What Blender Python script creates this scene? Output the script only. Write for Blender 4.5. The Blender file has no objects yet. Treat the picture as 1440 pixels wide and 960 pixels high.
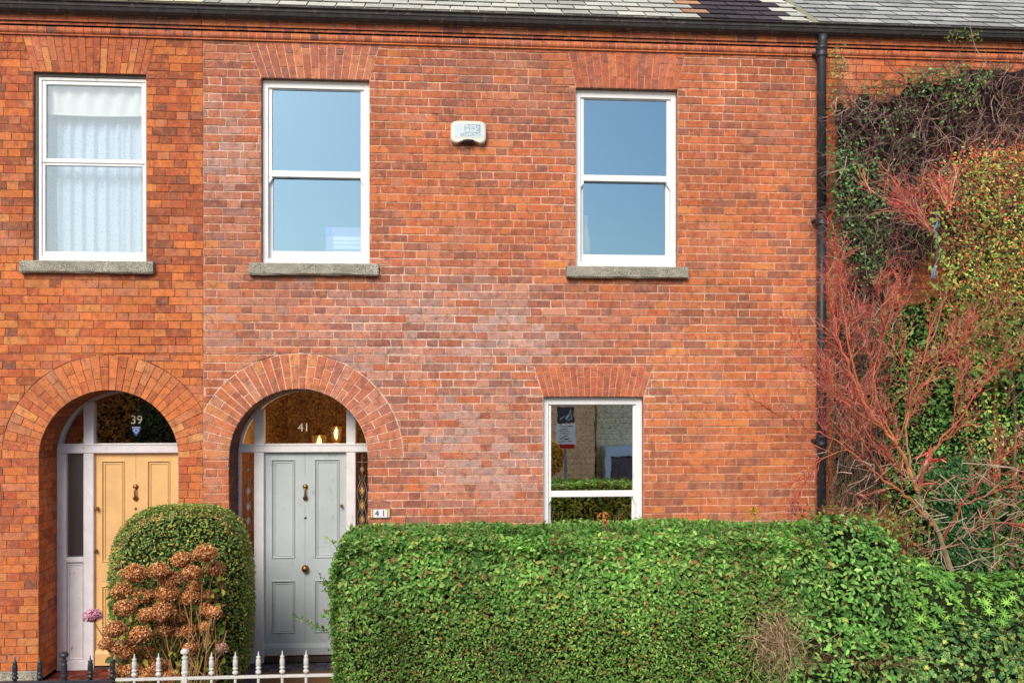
import bpy, math, random
import numpy as np
random.seed(7); rng = np.random.default_rng(7)
C = bpy.context.scene.collection
PI = math.pi
# ------------------------------------------------------------------ survey of the street front (metres; wall plane y=0, up z)
F = 1340.; TH = math.radians(4.38); D = 9.; H = 2.64
def P(u, v, y=0.):
    a = (u-720)/F; b = (555-v)/F
    dx = math.sin(TH)+a*math.cos(TH); dy = math.cos(TH)-a*math.sin(TH)
    t = (y+D)/dy
    return t*dx, H+t*b
def P3(u, v, y=0.):
    x, z = P(u, v, y); return (x, y, z)
def lin(c):
    return tuple(((x/255.)/12.92 if x/255. <= .04045 else ((x/255.+.055)/1.055)**2.4) for x in c[:3])
def vary(a, b, c):
    k = random.uniform(a, b); return tuple(v*k for v in c)
def mixc(a, b, t): return tuple(a[i]*(1-t)+b[i]*t for i in range(3))

# ------------------------------------------------------------------ materials
def newmat(name):
    m = bpy.data.materials.new(name); m.use_nodes = True
    nt = m.node_tree; nt.nodes.clear()
    o = nt.nodes.new('ShaderNodeOutputMaterial'); p = nt.nodes.new('ShaderNodeBsdfPrincipled')
    nt.links.new(p.outputs[0], o.inputs[0])
    return m, nt, p, o
def N(nt, t, **k):
    n = nt.nodes.new(t)
    for a, b in k.items(): setattr(n, a, b)
    return n
def noise(nt, scale, detail=4, rough=.6, vec=None, dim=None):
    n = N(nt, 'ShaderNodeTexNoise'); n.inputs['Scale'].default_value = scale
    n.inputs['Detail'].default_value = detail; n.inputs['Roughness'].default_value = rough
    if vec is not None: nt.links.new(vec, n.inputs['Vector'])
    return n
def ramp(nt, src, stops):
    r = N(nt, 'ShaderNodeValToRGB'); e = r.color_ramp.elements
    while len(e) < len(stops): e.new(.5)
    for i, (p, c) in enumerate(stops):
        e[i].position = p; e[i].color = (*c, 1) if len(c) == 3 else c
    nt.links.new(src, r.inputs[0]); return r
def mul(nt, a, b, fac=1., mode='MULTIPLY'):
    m = N(nt, 'ShaderNodeMix', data_type='RGBA', blend_type=mode)
    m.inputs[0].default_value = fac
    nt.links.new(a, m.inputs[6]); nt.links.new(b, m.inputs[7]); return m.outputs[2]
def bump(nt, p, src, strength=.3, dist=.01):
    b = N(nt, 'ShaderNodeBump'); b.inputs['Strength'].default_value = strength; b.inputs['Distance'].default_value = dist
    nt.links.new(src, b.inputs['Height']); nt.links.new(b.outputs[0], p.inputs['Normal'])
def geo(nt):
    return N(nt, 'ShaderNodeNewGeometry').outputs['Position']
G = lambda v: (v, v, v)

def mat_attr(name, rough=.9, spec=.3, n1=(55, .72, 1.25), n2=(2.2, .82, 1.12), bmp=.5, bd=.004, translucent=0., metallic=0.):
    m, nt, p, o = newmat(name)
    a = N(nt, 'ShaderNodeAttribute', attribute_name='bcol'); pos = geo(nt)
    col = a.outputs['Color']
    if n1:
        x = noise(nt, n1[0], 5, .65, pos); col = mul(nt, col, ramp(nt, x.outputs[0], [(.3, G(n1[1])), (.7, G(n1[2]))]).outputs[0])
    if n2:
        y = noise(nt, n2[0], 4, .6, pos); col = mul(nt, col, ramp(nt, y.outputs[0], [(.3, G(n2[1])), (.7, G(n2[2]))]).outputs[0])
    nt.links.new(col, p.inputs['Base Color'])
    p.inputs['Roughness'].default_value = rough; p.inputs['Specular IOR Level'].default_value = spec
    p.inputs['Metallic'].default_value = metallic
    if bmp: bump(nt, p, noise(nt, 90, 6, .7, pos).outputs[0], bmp, bd)
    if translucent:
        t = N(nt, 'ShaderNodeBsdfTranslucent'); nt.links.new(col, t.inputs[0])
        mx = N(nt, 'ShaderNodeMixShader'); mx.inputs[0].default_value = translucent
        nt.links.new(p.outputs[0], mx.inputs[1]); nt.links.new(t.outputs[0], mx.inputs[2]); nt.links.new(mx.outputs[0], o.inputs[0])
    return m
def mat_plain(name, c, rough=.5, spec=.4, var=.12, scale=6., grime=None, metallic=0., bmp=.1, bscale=40.):
    m, nt, p, o = newmat(name)
    pos = geo(nt); r = N(nt, 'ShaderNodeRGB'); r.outputs[0].default_value = (*lin(c), 1)
    col = r.outputs[0]
    x = noise(nt, scale, 5, .65, pos); col = mul(nt, col, ramp(nt, x.outputs[0], [(.3, G(1-var)), (.7, G(1+var*.6))]).outputs[0])
    if grime:
        y = noise(nt, grime[1], 6, .7, pos)
        f = ramp(nt, y.outputs[0], [(grime[2], G(0)), (grime[2]+.12, G(1))])
        mm = N(nt, 'ShaderNodeMix', data_type='RGBA'); nt.links.new(f.outputs[0], mm.inputs[0])
        nt.links.new(col, mm.inputs[6]); mm.inputs[7].default_value = (*lin(grime[0]), 1); col = mm.outputs[2]
    nt.links.new(col, p.inputs['Base Color'])
    p.inputs['Roughness'].default_value = rough; p.inputs['Specular IOR Level'].default_value = spec; p.inputs['Metallic'].default_value = metallic
    if bmp: bump(nt, p, noise(nt, bscale, 5, .6, pos).outputs[0], bmp, .003)
    return m
def mat_glass(name, fac=.35, tint=(.9, .95, .95), gl=(1, 1, 1), wav=.0, rough=0., wscale=6.):
    m, nt, p, o = newmat(name); nt.nodes.remove(p)
    t = N(nt, 'ShaderNodeBsdfTransparent'); t.inputs[0].default_value = (*tint, 1)
    g = N(nt, 'ShaderNodeBsdfGlossy'); g.inputs[0].default_value = (*gl, 1); g.inputs['Roughness'].default_value = rough
    if wav:
        b = N(nt, 'ShaderNodeBump'); b.inputs['Strength'].default_value = wav; b.inputs['Distance'].default_value = .01
        nt.links.new(noise(nt, wscale, 2, .5, geo(nt)).outputs[0], b.inputs['Height']); nt.links.new(b.outputs[0], g.inputs['Normal'])
    mx = N(nt, 'ShaderNodeMixShader'); mx.inputs[0].default_value = fac
    nt.links.new(t.outputs[0], mx.inputs[1]); nt.links.new(g.outputs[0], mx.inputs[2]); nt.links.new(mx.outputs[0], o.inputs[0])
    return m
def mat_emit(name, c, s):
    m, nt, p, o = newmat(name); nt.nodes.remove(p)
    e = N(nt, 'ShaderNodeEmission'); e.inputs[0].default_value = (*c, 1); e.inputs[1].default_value = s
    nt.links.new(e.outputs[0], o.inputs[0]); return m

M = {}
def mat_brick():
    m, nt, p, o = newmat('weathered brick'); pos = geo(nt)
    col = N(nt, 'ShaderNodeAttribute', attribute_name='bcol').outputs['Color']
    def blend(col, c, sc, lo, hi, top, det=3):
        x = noise(nt, sc, det, .6, pos); r = ramp(nt, x.outputs[0], [(lo, G(0)), (hi, G(top))])
        mm = N(nt, 'ShaderNodeMix', data_type='RGBA'); nt.links.new(r.outputs[0], mm.inputs[0]); nt.links.new(col, mm.inputs[6]); mm.inputs[7].default_value = (*lin(c), 1); return mm.outputs[2]
    col = blend(col, (230, 140, 86), 17, .48, .72, .5)
    col = blend(col, (108, 74, 64), 15, .48, .7, .62, 5)
    col = blend(col, (228, 178, 150), 31, .58, .78, .45, 4)
    col = blend(col, (96, 66, 56), 44, .62, .8, .5, 4)
    col = blend(col, (208, 168, 146), 2.1, .52, .8, .3, 9)
    x = noise(nt, 85, 5, .7, pos); col = mul(nt, col, ramp(nt, x.outputs[0], [(.3, G(.7)), (.7, G(1.28))]).outputs[0])
    y = noise(nt, 1.3, 4, .6, pos); col = mul(nt, col, ramp(nt, y.outputs[0], [(.3, G(.86)), (.7, G(1.08))]).outputs[0])
    nt.links.new(col, p.inputs['Base Color']); p.inputs['Roughness'].default_value = .92; p.inputs['Specular IOR Level'].default_value = .2
    bump(nt, p, noise(nt, 60, 6, .7, pos).outputs[0], .7, .006); return m
M['brick'] = mat_brick()
M['slate'] = mat_attr('roof slate', .9, .12, (40, .8, 1.2), (3, .85, 1.1), .3)
M['leaf'] = mat_attr('leaf', .6, .25, (30, .85, 1.25), (3, .85, 1.2), 0, translucent=.3)
M['petal'] = mat_attr('dry petal', .85, .15, (120, .7, 1.3), None, 0, translucent=.2)
M['bark'] = mat_attr('bark', .8, .2, (90, .7, 1.3), None, .3)
M['white'] = mat_plain('white sash paint', (242, 240, 237), .45, .4, .05, 5, ((204, 198, 186), 16, .6), bmp=.08)
M['frame41'] = mat_plain('white door frame paint', (234, 228, 224), .5, .35, .08, 9, ((165, 150, 135), 14, .66), bmp=.12)
M['frame39'] = mat_plain('worn white frame paint', (226, 220, 220), .5, .35, .1, 9, ((150, 135, 120), 12, .62), bmp=.12)
M['greydoor'] = mat_plain('pale grey door paint', (190, 196, 193), .42, .4, .08, 3, ((156, 160, 154), 8, .6), bmp=.12)
M['tandoor'] = mat_plain('tan door paint', (234, 186, 124), .45, .35, .1, 5, ((196, 146, 90), 10, .66), bmp=.12)
M['brass'] = mat_plain('aged brass', (150, 112, 62), .35, .5, .3, 60, metallic=.85)
M['black'] = mat_plain('black cast iron paint', (50, 52, 58), .45, .5, .35, 20, ((85, 72, 60), 25, .64), bmp=.5)
M['gutter'] = mat_plain('weathered gutter paint', (68, 65, 64), .7, .3, .35, 14, ((128, 116, 98), 18, .58), bmp=.5)
M['iron_white'] = mat_plain('white rail paint', (214, 208, 198), .5, .4, .12, 30, ((150, 110, 75), 40, .66), bmp=.4)
M['granite'] = None
def granite():
    m, nt, p, o = newmat('granite'); pos = geo(nt)
    a = noise(nt, 130, 3, .8, pos); b = noise(nt, 7, 5, .6, pos)
    c = ramp(nt, a.outputs[0], [(.38, lin((70, 66, 58))), (.48, lin((150, 142, 126))), (.6, lin((216, 208, 188)))]).outputs[0]
    c = mul(nt, c, ramp(nt, b.outputs[0], [(.3, G(.62)), (.7, G(1.15))]).outputs[0])
    nt.links.new(c, p.inputs['Base Color']); p.inputs['Roughness'].default_value = .9
    bump(nt, p, a.outputs[0], .8, .006); return m
M['granite'] = granite()
M['glass_up'] = mat_glass('upstairs window glass', .5, (.92, .95, .97), (.43, .68, .86), .006, 0., 2.5)
M['glass_net'] = mat_glass('window glass before net curtain', .24, (.9, .96, 1.), (.8, .93, 1.0), .0)
M['glass_low'] = mat_glass('old wavy glass', .93, (.8, .78, .74), (1, .97, .92), .012, 0., 9)
M['glass_fan'] = mat_glass('fanlight glass', .5, (.95, .9, .8), (1, .95, .86), .0, 0., 5)
M['glass_obs'] = mat_glass('obscured sidelight glass', .25, (.35, .35, .34), (.8, .82, .85), .12, .3, 60)
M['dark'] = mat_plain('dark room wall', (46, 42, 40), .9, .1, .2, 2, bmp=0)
M['hallwall'] = mat_plain('amber hall wall', (206, 170, 118), .9, .1, .45, 7, bmp=0)
M['soil'] = mat_plain('garden soil', (70, 58, 46), .95, .1, .4, 12, bmp=1)
M['core'] = mat_plain('shaded twiggy hedge heart', (44, 50, 28), .95, .05, .5, 25, bmp=1)
M['corebrown'] = mat_plain('shaded dead stems', (52, 40, 38), .95, .05, .5, 30, bmp=1)
M['wood'] = mat_plain('weathered timber', (150, 104, 66), .8, .2, .25, 8)
M['numwhite'] = mat_plain('cream number paint', (236, 222, 196), .5, .3, .02)
M['silver'] = mat_plain('polished silver', (225, 228, 230), .15, .5, .05, metallic=1., bmp=0)
M['blueline'] = mat_plain('faded blue print', (150, 172, 188), .6, .3, .2, 60, bmp=0)
M['boxwhite'] = mat_plain('aged white plastic', (226, 222, 206), .45, .4, .05, 10, bmp=0)
M['boxpanel'] = mat_plain('faded pale blue panel', (206, 218, 220), .5, .4, .04, 20, bmp=0)

# ------------------------------------------------------------------ mesh builder
class MB:
    def __init__(s): s.v = []; s.f = []; s.c = []; s.m = []; s.cur = (.5, .5, .5); s.mi = 0
    def poly(s, pts, c=None):
        b = len(s.v); s.v.extend(pts); s.f.append(tuple(range(b, b+len(pts)))); s.c.append(c or s.cur); s.m.append(s.mi)
    def add(s, vs, fs, c=None):
        b = len(s.v); s.v.extend(vs)
        for f in fs: s.f.append(tuple(b+i for i in f)); s.c.append(c or s.cur); s.m.append(s.mi)
    def box(s, x0, x1, y0, y1, z0, z1, b=.0025, c=None):
        if x0 > x1: x0, x1 = x1, x0
        if y0 > y1: y0, y1 = y1, y0
        if z0 > z1: z0, z1 = z1, z0
        b = min(b, (x1-x0)*.4, (y1-y0)*.4, (z1-z0)*.4)
        cx, cy, cz = (x0+x1)/2, (y0+y1)/2, (z0+z1)/2; hx, hy, hz = (x1-x0)/2, (y1-y0)/2, (z1-z0)/2
        V = {}; vs = []
        for sx in (-1, 1):
            for sy in (-1, 1):
                for sz in (-1, 1):
                    for a in range(3):
                        h = [hx-b, hy-b, hz-b]; h[a] += b
                        V[(sx, sy, sz, a)] = len(vs); vs.append((cx+sx*h[0], cy+sy*h[1], cz+sz*h[2]))
        fs = []
        for a in range(3):
            for sg in (-1, 1):
                q = []
                for (p, r) in ((-1, -1), (1, -1), (1, 1), (-1, 1)):
                    sgn = [0, 0, 0]; sgn[a] = sg; sgn[(a+1) % 3] = p; sgn[(a+2) % 3] = r
                    q.append(V[(*sgn, a)])
                fs.append(q if sg > 0 else q[::-1])
        for a in range(3):
            b1, b2 = (a+1) % 3, (a+2) % 3
            for p in (-1, 1):
                for r in (-1, 1):
                    def k(sa, ax):
                        sgn = [0, 0, 0]; sgn[a] = sa; sgn[b1] = p; sgn[b2] = r; return V[(*sgn, ax)]
                    fs.append([k(-1, b1), k(1, b1), k(1, b2), k(-1, b2)])
        for sx in (-1, 1):
            for sy in (-1, 1):
                for sz in (-1, 1): fs.append([V[(sx, sy, sz, a)] for a in range(3)])
        s.add(vs, fs, c)
    def tube(s, pts, rad, n=6, c=None, cap=True):
        pts = [np.array(p, float) for p in pts]
        if not hasattr(rad, '__len__'): rad = [rad]*len(pts)
        b = len(s.v); prev = None
        for i, p in enumerate(pts):
            d = pts[min(i+1, len(pts)-1)]-pts[max(i-1, 0)]; d = d/(np.linalg.norm(d)+1e-9)
            if prev is None:
                up = np.array((0, 0, 1.)) if abs(d[2]) < .9 else np.array((1., 0, 0)); u = np.cross(d, up)
            else: u = prev-d*np.dot(prev, d)
            u /= np.linalg.norm(u)+1e-9; prev = u; w = np.cross(d, u)
            for k in range(n):
                a = 2*PI*k/n; q = p+rad[i]*(math.cos(a)*u+math.sin(a)*w); s.v.append((q[0], q[1], q[2]))
        for i in range(len(pts)-1):
            for k in range(n):
                s.f.append((b+i*n+k, b+i*n+(k+1) % n, b+(i+1)*n+(k+1) % n, b+(i+1)*n+k)); s.c.append(c or s.cur); s.m.append(s.mi)
        if cap:
            e = b+(len(pts)-1)*n
            s.f.append(tuple(b+k for k in range(n))[::-1]); s.c.append(c or s.cur); s.m.append(s.mi)
            s.f.append(tuple(e+k for k in range(n))); s.c.append(c or s.cur); s.m.append(s.mi)
    def lathe(s, o, prof, n=16, axis='z', c=None):
        pts = []
        for r, h in prof:
            for k in range(n):
                a = 2*PI*k/n; x, y = r*math.cos(a), r*math.sin(a)
                if axis == 'z': pts.append((o[0]+x, o[1]+y, o[2]+h))
                elif axis == 'y': pts.append((o[0]+x, o[1]+h, o[2]+y))
                else: pts.append((o[0]+h, o[1]+x, o[2]+y))
        fs = []
        for i in range(len(prof)-1):
            for k in range(n): fs.append((i*n+k, i*n+(k+1) % n, (i+1)*n+(k+1) % n, (i+1)*n+k))
        s.add(pts, fs, c)
    def extr(s, prof, x0, x1, c=None, capc=True):      # profile of (y,z) run along x
        n = len(prof); vs = [(x0, y, z) for y, z in prof]+[(x1, y, z) for y, z in prof]
        fs = [(i, (i+1) % n, n+(i+1) % n, n+i) for i in range(n)]
        fs += [tuple(range(n))[::-1], tuple(range(n, 2*n))]
        s.add(vs, fs, c)
ROOTLOC = {}
def finish(name, me, mats, parent, kind, label):
    for m in (mats if isinstance(mats, (list, tuple)) else [mats]): me.materials.append(m)
    o = bpy.data.objects.new(name, me); C.objects.link(o)
    if parent is not None:
        o.parent = parent; L = ROOTLOC.get(parent.name, (0, 0, 0))
        o.location = (-L[0], -L[1], -L[2])
    if kind: o['kind'] = kind
    if label: o['label'] = label
    return o
def obj(name, mb, mats, parent=None, kind=None, label=None, smooth=False, fixn=False):
    me = bpy.data.meshes.new(name); me.from_pydata(mb.v, [], mb.f)
    a = me.attributes.new('bcol', 'FLOAT_COLOR', 'FACE')
    arr = np.ones((len(mb.f), 4), np.float32); arr[:, :3] = np.array(mb.c, np.float32)[:, :3] if mb.c else 0
    a.data.foreach_set('color', arr.ravel())
    me.polygons.foreach_set('material_index', mb.m)
    if smooth: me.polygons.foreach_set('use_smooth', [True]*len(mb.f))
    me.update()
    return finish(name, me, mats, parent, kind, label)
def arr_obj(name, V, Fq, col, mats, parent=None, kind=None, label=None):
    me = bpy.data.meshes.new(name); nf, k = Fq.shape
    me.vertices.add(len(V)); me.vertices.foreach_set('co', V.astype(np.float32).ravel())
    me.loops.add(nf*k); me.loops.foreach_set('vertex_index', Fq.astype(np.int32).ravel())
    me.polygons.add(nf); me.polygons.foreach_set('loop_start', np.arange(0, nf*k, k, dtype=np.int32))
    try: me.polygons.foreach_set('loop_total', np.full(nf, k, np.int32))
    except Exception: pass
    me.update(calc_edges=True)
    a = me.attributes.new('bcol', 'FLOAT_COLOR', 'FACE')
    c4 = np.ones((nf, 4), np.float32); c4[:, :3] = col; a.data.foreach_set('color', c4.ravel())
    return finish(name, me, mats, parent, kind, label)
def root(name, label, cat, loc=(0, 0, 0), group=None):
    o = bpy.data.objects.new(name, None); C.objects.link(o); o.location = loc; o.empty_display_size = .1
    ROOTLOC[o.name] = loc; tag(o, label, cat, group); return o
def tag(o, label, cat, group=None):
    o['label'] = label; o['category'] = cat
    if group: o['group'] = group
    return o
def text_mesh(body, size, name, mat, origin, parent=None, depth=.0015, align='CENTER', ry=0., sx=1., label=None):
    cu = bpy.data.curves.new('txt', 'FONT'); cu.body = body; cu.size = size; cu.align_x = align; cu.align_y = 'CENTER'; cu.extrude = depth
    t = bpy.data.objects.new('txt', cu); C.objects.link(t)
    bpy.context.view_layer.update()
    me = bpy.data.meshes.new_from_object(t.evaluated_get(bpy.context.evaluated_depsgraph_get()))
    bpy.data.objects.remove(t); bpy.data.curves.remove(cu)
    for v in me.vertices:
        x, y, z = v.co; x *= sx
        v.co = (origin[0]+x, origin[1]-z, origin[2]+y)
    me.name = name; me.materials.clear()
    return finish(name, me, mat, parent, None, label)

# ------------------------------------------------------------------ bricklaying
def clip(poly, nx, nz, d):           # keep nx*x+nz*z<=d
    out = []
    for i in range(len(poly)):
        a, b = poly[i], poly[(i+1) % len(poly)]
        da, db = nx*a[0]+nz*a[1]-d, nx*b[0]+nz*b[1]-d
        if da <= 0: out.append(a)
        if (da < 0 < db) or (db < 0 < da):
            t = da/(da-db); out.append((a[0]+t*(b[0]-a[0]), a[1]+t*(b[1]-a[1])))
    return out
def area(p): return abs(sum(p[i][0]*p[(i+1) % len(p)][1]-p[(i+1) % len(p)][0]*p[i][1] for i in range(len(p))))/2
def line(p, a, b, side):             # keep the side (-1 left, +1 right) of the line a(low) to b(high)
    nx, nz = b[1]-a[1], -(b[0]-a[0])
    d = nx*a[0]+nz*a[1]
    return clip(p, nx, nz, d) if side < 0 else clip(p, -nx, -nz, -d)
def subtract(p, o):
    xs = [q[0] for q in p]; zs = [q[1] for q in p]
    if o[0] == 'trap':
        _, x0b, x1b, x0t, x1t, za, zb = o
        if max(xs) <= min(x0b, x0t) or min(xs) >= max(x1b, x1t) or max(zs) <= za or min(zs) >= zb: return [p]
        out = [clip(p, 0, 1, za), clip(p, 0, -1, -zb)]
        m = clip(clip(p, 0, -1, -za), 0, 1, zb)
        if len(m) > 2: out += [line(m, (x0b, za), (x0t, zb), -1), line(m, (x1b, za), (x1t, zb), 1)]
        return [q for q in out if len(q) > 2 and area(q) > 2e-5]
    _, cx, cz, R = o
    if max(xs) <= cx-R or min(xs) >= cx+R or max(zs) <= cz or min(zs) >= cz+R: return [p]
    out = [clip(p, 0, 1, cz), clip(p, 0, -1, -(cz+R))]
    m = clip(clip(p, 0, -1, -cz), 0, 1, cz+R)
    if len(m) > 2:
        a, b = min(q[1] for q in m), max(q[1] for q in m)
        w = lambda z: math.sqrt(max(R*R-(z-cz)**2, 0))
        if b-a > 1e-4:
            out += [line(m, (cx-w(a), a), (cx-w(b), b), -1), line(m, (cx+w(a), a), (cx+w(b), b), 1)]
    return [q for q in out if len(q) > 2 and area(q) > 2e-5]
def shrink(p, g):
    n = len(p); A = sum(p[i][0]*p[(i+1) % n][1]-p[(i+1) % n][0]*p[i][1] for i in range(n))
    sg = 1 if A > 0 else -1; q = list(p)
    for i in range(n):
        a, b = p[i], p[(i+1) % n]; dx, dz = b[0]-a[0], b[1]-a[1]; L = math.hypot(dx, dz)
        if L < 1e-6: continue
        nx, nz = sg*dz/L, -sg*dx/L     # outward
        q = clip(q, nx, nz, nx*a[0]+nz*a[1]-g)
        if len(q) < 3: return []
    return q
IDF = lambda s, t, n: (s, -n, t)      # wall facing -y
def lay(mb, p, col, fr=IDF, h=None, jit=.0026):
    if len(p) < 3: return
    n = len(p); A = sum(p[i][0]*p[(i+1) % n][1]-p[(i+1) % n][0]*p[i][1] for i in range(n))
    if A < 0: p = p[::-1]
    h = random.uniform(-.001, .003) if h is None else h
    p = [(a+random.uniform(-jit, jit), b+random.uniform(-jit*.7, jit*.7)) for a, b in p]
    t = [random.uniform(-.0012, .0012) for _ in p]
    top = [fr(a, b, h+t[i]) for i, (a, b) in enumerate(p)]; bot = [fr(a, b, -.012) for a, b in p]
    vs = top+bot; fs = [tuple(range(n))]+[(i, n+i, n+(i+1) % n, (i+1) % n) for i in range(n)]
    mb.add(vs, fs, col)
HS = [random.random() for _ in range(99)]
def vn(x, z, s, k=0):                 # smooth value field 0..1
    x, z = x*s+HS[k]*50, z*s+HS[k+1]*50
    return .5+.25*(math.sin(x+1.7*math.sin(z*.9+HS[k+2]*6))+math.sin(z*1.13+1.3*math.sin(x*.7+HS[k+3]*6)+2*HS[k+4]))
def g2(x, z, cx, cz, sx, sz): return math.exp(-((x-cx)/sx)**2-((z-cz)/sz)**2)
def pick(ws):
    r = random.random()*sum(w for w, _ in ws)
    for w, c in ws:
        r -= w
        if r <= 0: return c
    return ws[-1][1]
OR, RD, BR, PU, BO, PK = (230, 130, 68), (214, 112, 66), (184, 102, 70), (146, 98, 86), (242, 150, 66), (214, 136, 102)
def jitc(c, a=.13):
    k = 1+random.uniform(-a, a); j = random.uniform(-.05, .05)
    l = lin(c); y = .3*l[0]+.6*l[1]+.1*l[2]; l = mixc(l, (y*1.06, y, y*.95), .09); l = tuple(v*.86 for v in l); return (min(1, l[0]*k*(1+j)), l[1]*k, l[2]*k*(1-j))
def dirt_and_shade(x, z):
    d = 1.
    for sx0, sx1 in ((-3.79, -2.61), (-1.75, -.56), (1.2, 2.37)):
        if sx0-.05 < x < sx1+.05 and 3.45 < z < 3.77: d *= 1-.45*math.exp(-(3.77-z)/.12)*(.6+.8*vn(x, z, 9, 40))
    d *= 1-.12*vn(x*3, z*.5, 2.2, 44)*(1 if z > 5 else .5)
    d *= 1-.2*math.exp(-max(0, 5.92-z)/.16)  # painted shade under the eaves, deepening towards the wall top
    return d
def col41(x, z, k=1.):
    e = max(g2(x, z, .1, 3.15, 1.5, .55), .8*g2(x, z, .4, 2.2, .8, .8), .75*g2(x, z, -2., 4.9, .35, .9), .5*g2(x, z, -1.7, 3.4, .6, .5), .3*g2(x, z, 1., 5.6, 1, .3))
    o = max(g2(x, z, 2.9, 2.4, 1.1, 1.3), .6*g2(x, z, 2.8, 4.1, .6, .6), .45*g2(x, z, -1.9, 2.6, .5, .7), .5*g2(x, z, .2, 4.4, .5, .5))
    b = max(.8*g2(x, z, -2.0, 5., .6, 1.1), .8*g2(x, z, 3.0, 5.2, .7, .7), g2(x, z, .1, 3.4, .9, .25), .4)
    c = pick([(.5+1.6*o, OR), (1., RD), (.6+1.2*b, BR), (.2+.9*b+1.3*e, PU), (.05+.12*o, BO), (.15+.9*e, PK)])
    l = mixc(jitc(c), mixc(lin(mixc((208, 112, 70), (230, 130, 68), o)), lin((172, 108, 98)), .6*e), .3)
    w = (.05+e)*random.uniform(.0, .75)*(.35+.9*vn(x, z, 4, 5))
    l = mixc(l, lin((216, 194, 184)), min(.55, w)); d = dirt_and_shade(x, z)*k
    return tuple(v*d for v in l)
def mort41(x, z):
    e = max(g2(x, z, .1, 3.1, 1.6, .8), .8*g2(x, z, .4, 2.2, .9, .8), g2(x, z, -2., 4.9, .35, .9))
    l = mixc(lin((226, 168, 132)), lin((240, 214, 196)), min(1, max(0, .2+e*.6+.5*(vn(x, z, 2.5, 9)-.5))))
    return vary(.72*dirt_and_shade(x, z), 1.16*dirt_and_shade(x, z), l)
def col39(x, z, k=1.):
    up = 1/(1+math.exp(-(z-4.1)*3.)); dk = up*(.5+.5*vn(x, z, 2, 20))+.7*g2(x, z, -2.35, 4.7, .45, 1.)
    c = pick([(1.5, (234, 128, 58)), (.7+.6*dk, (200, 96, 56)), (.2+1.*dk, (164, 86, 60)), (.03+.35*dk, (132, 86, 74)), (.24*(1-.6*dk), (240, 152, 74)), (.35, (214, 128, 88))])
    d = dirt_and_shade(x, z)*k; return tuple(v*d for v in mixc(jitc(c, .14), lin((220, 120, 64)), .18))
def mort39(x, z): return vary(.8, 1.15, mixc(lin((118, 78, 56)), lin((176, 112, 74)), vn(x, z, 3, 30)))
def col43(x, z, k=1.):
    c = pick([(1.6, (226, 118, 62)), (.7, (212, 104, 60)), (.3, (180, 92, 64)), (.25, (238, 144, 78))]); return tuple(v*k for v in jitc(c, .1))
def mort43(x, z): return vary(.8, 1.1, lin((92, 60, 46)))

def brick_wall(mb, x0, x1, z0, z1, h, g, opens, colf, mortf, zref, gz=0., bl=.215, hl=.1025):
    k0 = math.floor((z0-zref)/h)
    per = bl+hl+2*g
    k = k0
    while zref+k*h < z1-1e-4:
        a = max(zref+k*h, z0); b = min(zref+(k+1)*h, z1); k += 1
        if b-a < .01: continue
        # mortar bed behind this course, cut in short lengths so that its tone varies
        xx = x0
        while xx < x1-1e-6:
            xe = min(xx+.21, x1); ps = [[(xx, a), (xe, a), (xe, b), (xx, b)]]
            for o in opens: ps = [r for q in ps for r in subtract(q, o)]
            for q in ps:
                if area(q) > 1e-6:
                    mc = mortf((xx+xe)/2, (a+b)/2)
                    mb.poly([(s, .0045, t) for s, t in (q if True else q)], mc)
            xx = xe
        x = x0-per*random.uniform(0, .15)-(0 if k % 2 else (bl+g)/2+(hl+g)/2)+random.uniform(-.012, .012)
        hd = False
        dzw = random.uniform(-.0012, .0012)
        while x < x1:
            L = (hl if hd else bl)*random.uniform(.965, 1.035); hd = not hd
            p = [(max(x, x0), a+gz), (min(x+L+g, x1), a+gz), (min(x+L+g, x1), b-gz), (max(x, x0), b-gz)]
            x += L+g
            if p[1][0]-p[0][0] < .02: continue
            ps = [p]
            for o in opens: ps = [r for q in ps for r in subtract(q, o)]
            for q in ps:
                q = shrink(q, g/2)
                if len(q) > 2 and area(q) > 3e-4:
                    cx = sum(t[0] for t in q)/len(q); cz = sum(t[1] for t in q)/len(q)
                    lay(mb, q, colf(cx, cz))
def arch_ring(mb, cx, cz, r0, rings, n, g, colf, mortf, xa, xb):
    R = r0+sum(rings[0])
    for i in range(n):                # radial voussoirs, alternate slots with the joint at another radius
        a0, a1 = PI-i*PI/n, PI-(i+1)*PI/n
        seq = rings[i % len(rings)]; r = r0
        m = [(cx+q*math.cos(a), cz+q*math.sin(a)) for q, a in ((r0, a0), (R+.004, a0), (R+.004, a1), (r0, a1))]
        m = clip(clip(m, -1, 0, -xa), 1, 0, xb)
        if len(m) > 2 and area(m) > 1e-6: mb.poly([(s, .0045, t) for s, t in m[::-1]], mortf(cx+R*math.cos(a0), cz+R*math.sin(a0)))
        for L in seq:
            q = [(cx+t*math.cos(a), cz+t*math.sin(a)) for t, a in ((r, a0), (r+L, a0), (r+L, a1), (r, a1))]
            r += L
            q = clip(clip(q, -1, 0, -xa), 1, 0, xb)
            if len(q) < 3: continue
            q = shrink(q, g/2)
            if len(q) > 2 and area(q) > 2e-4: lay(mb, q, colf(q[0][0], q[0][1]), jit=.001)
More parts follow.
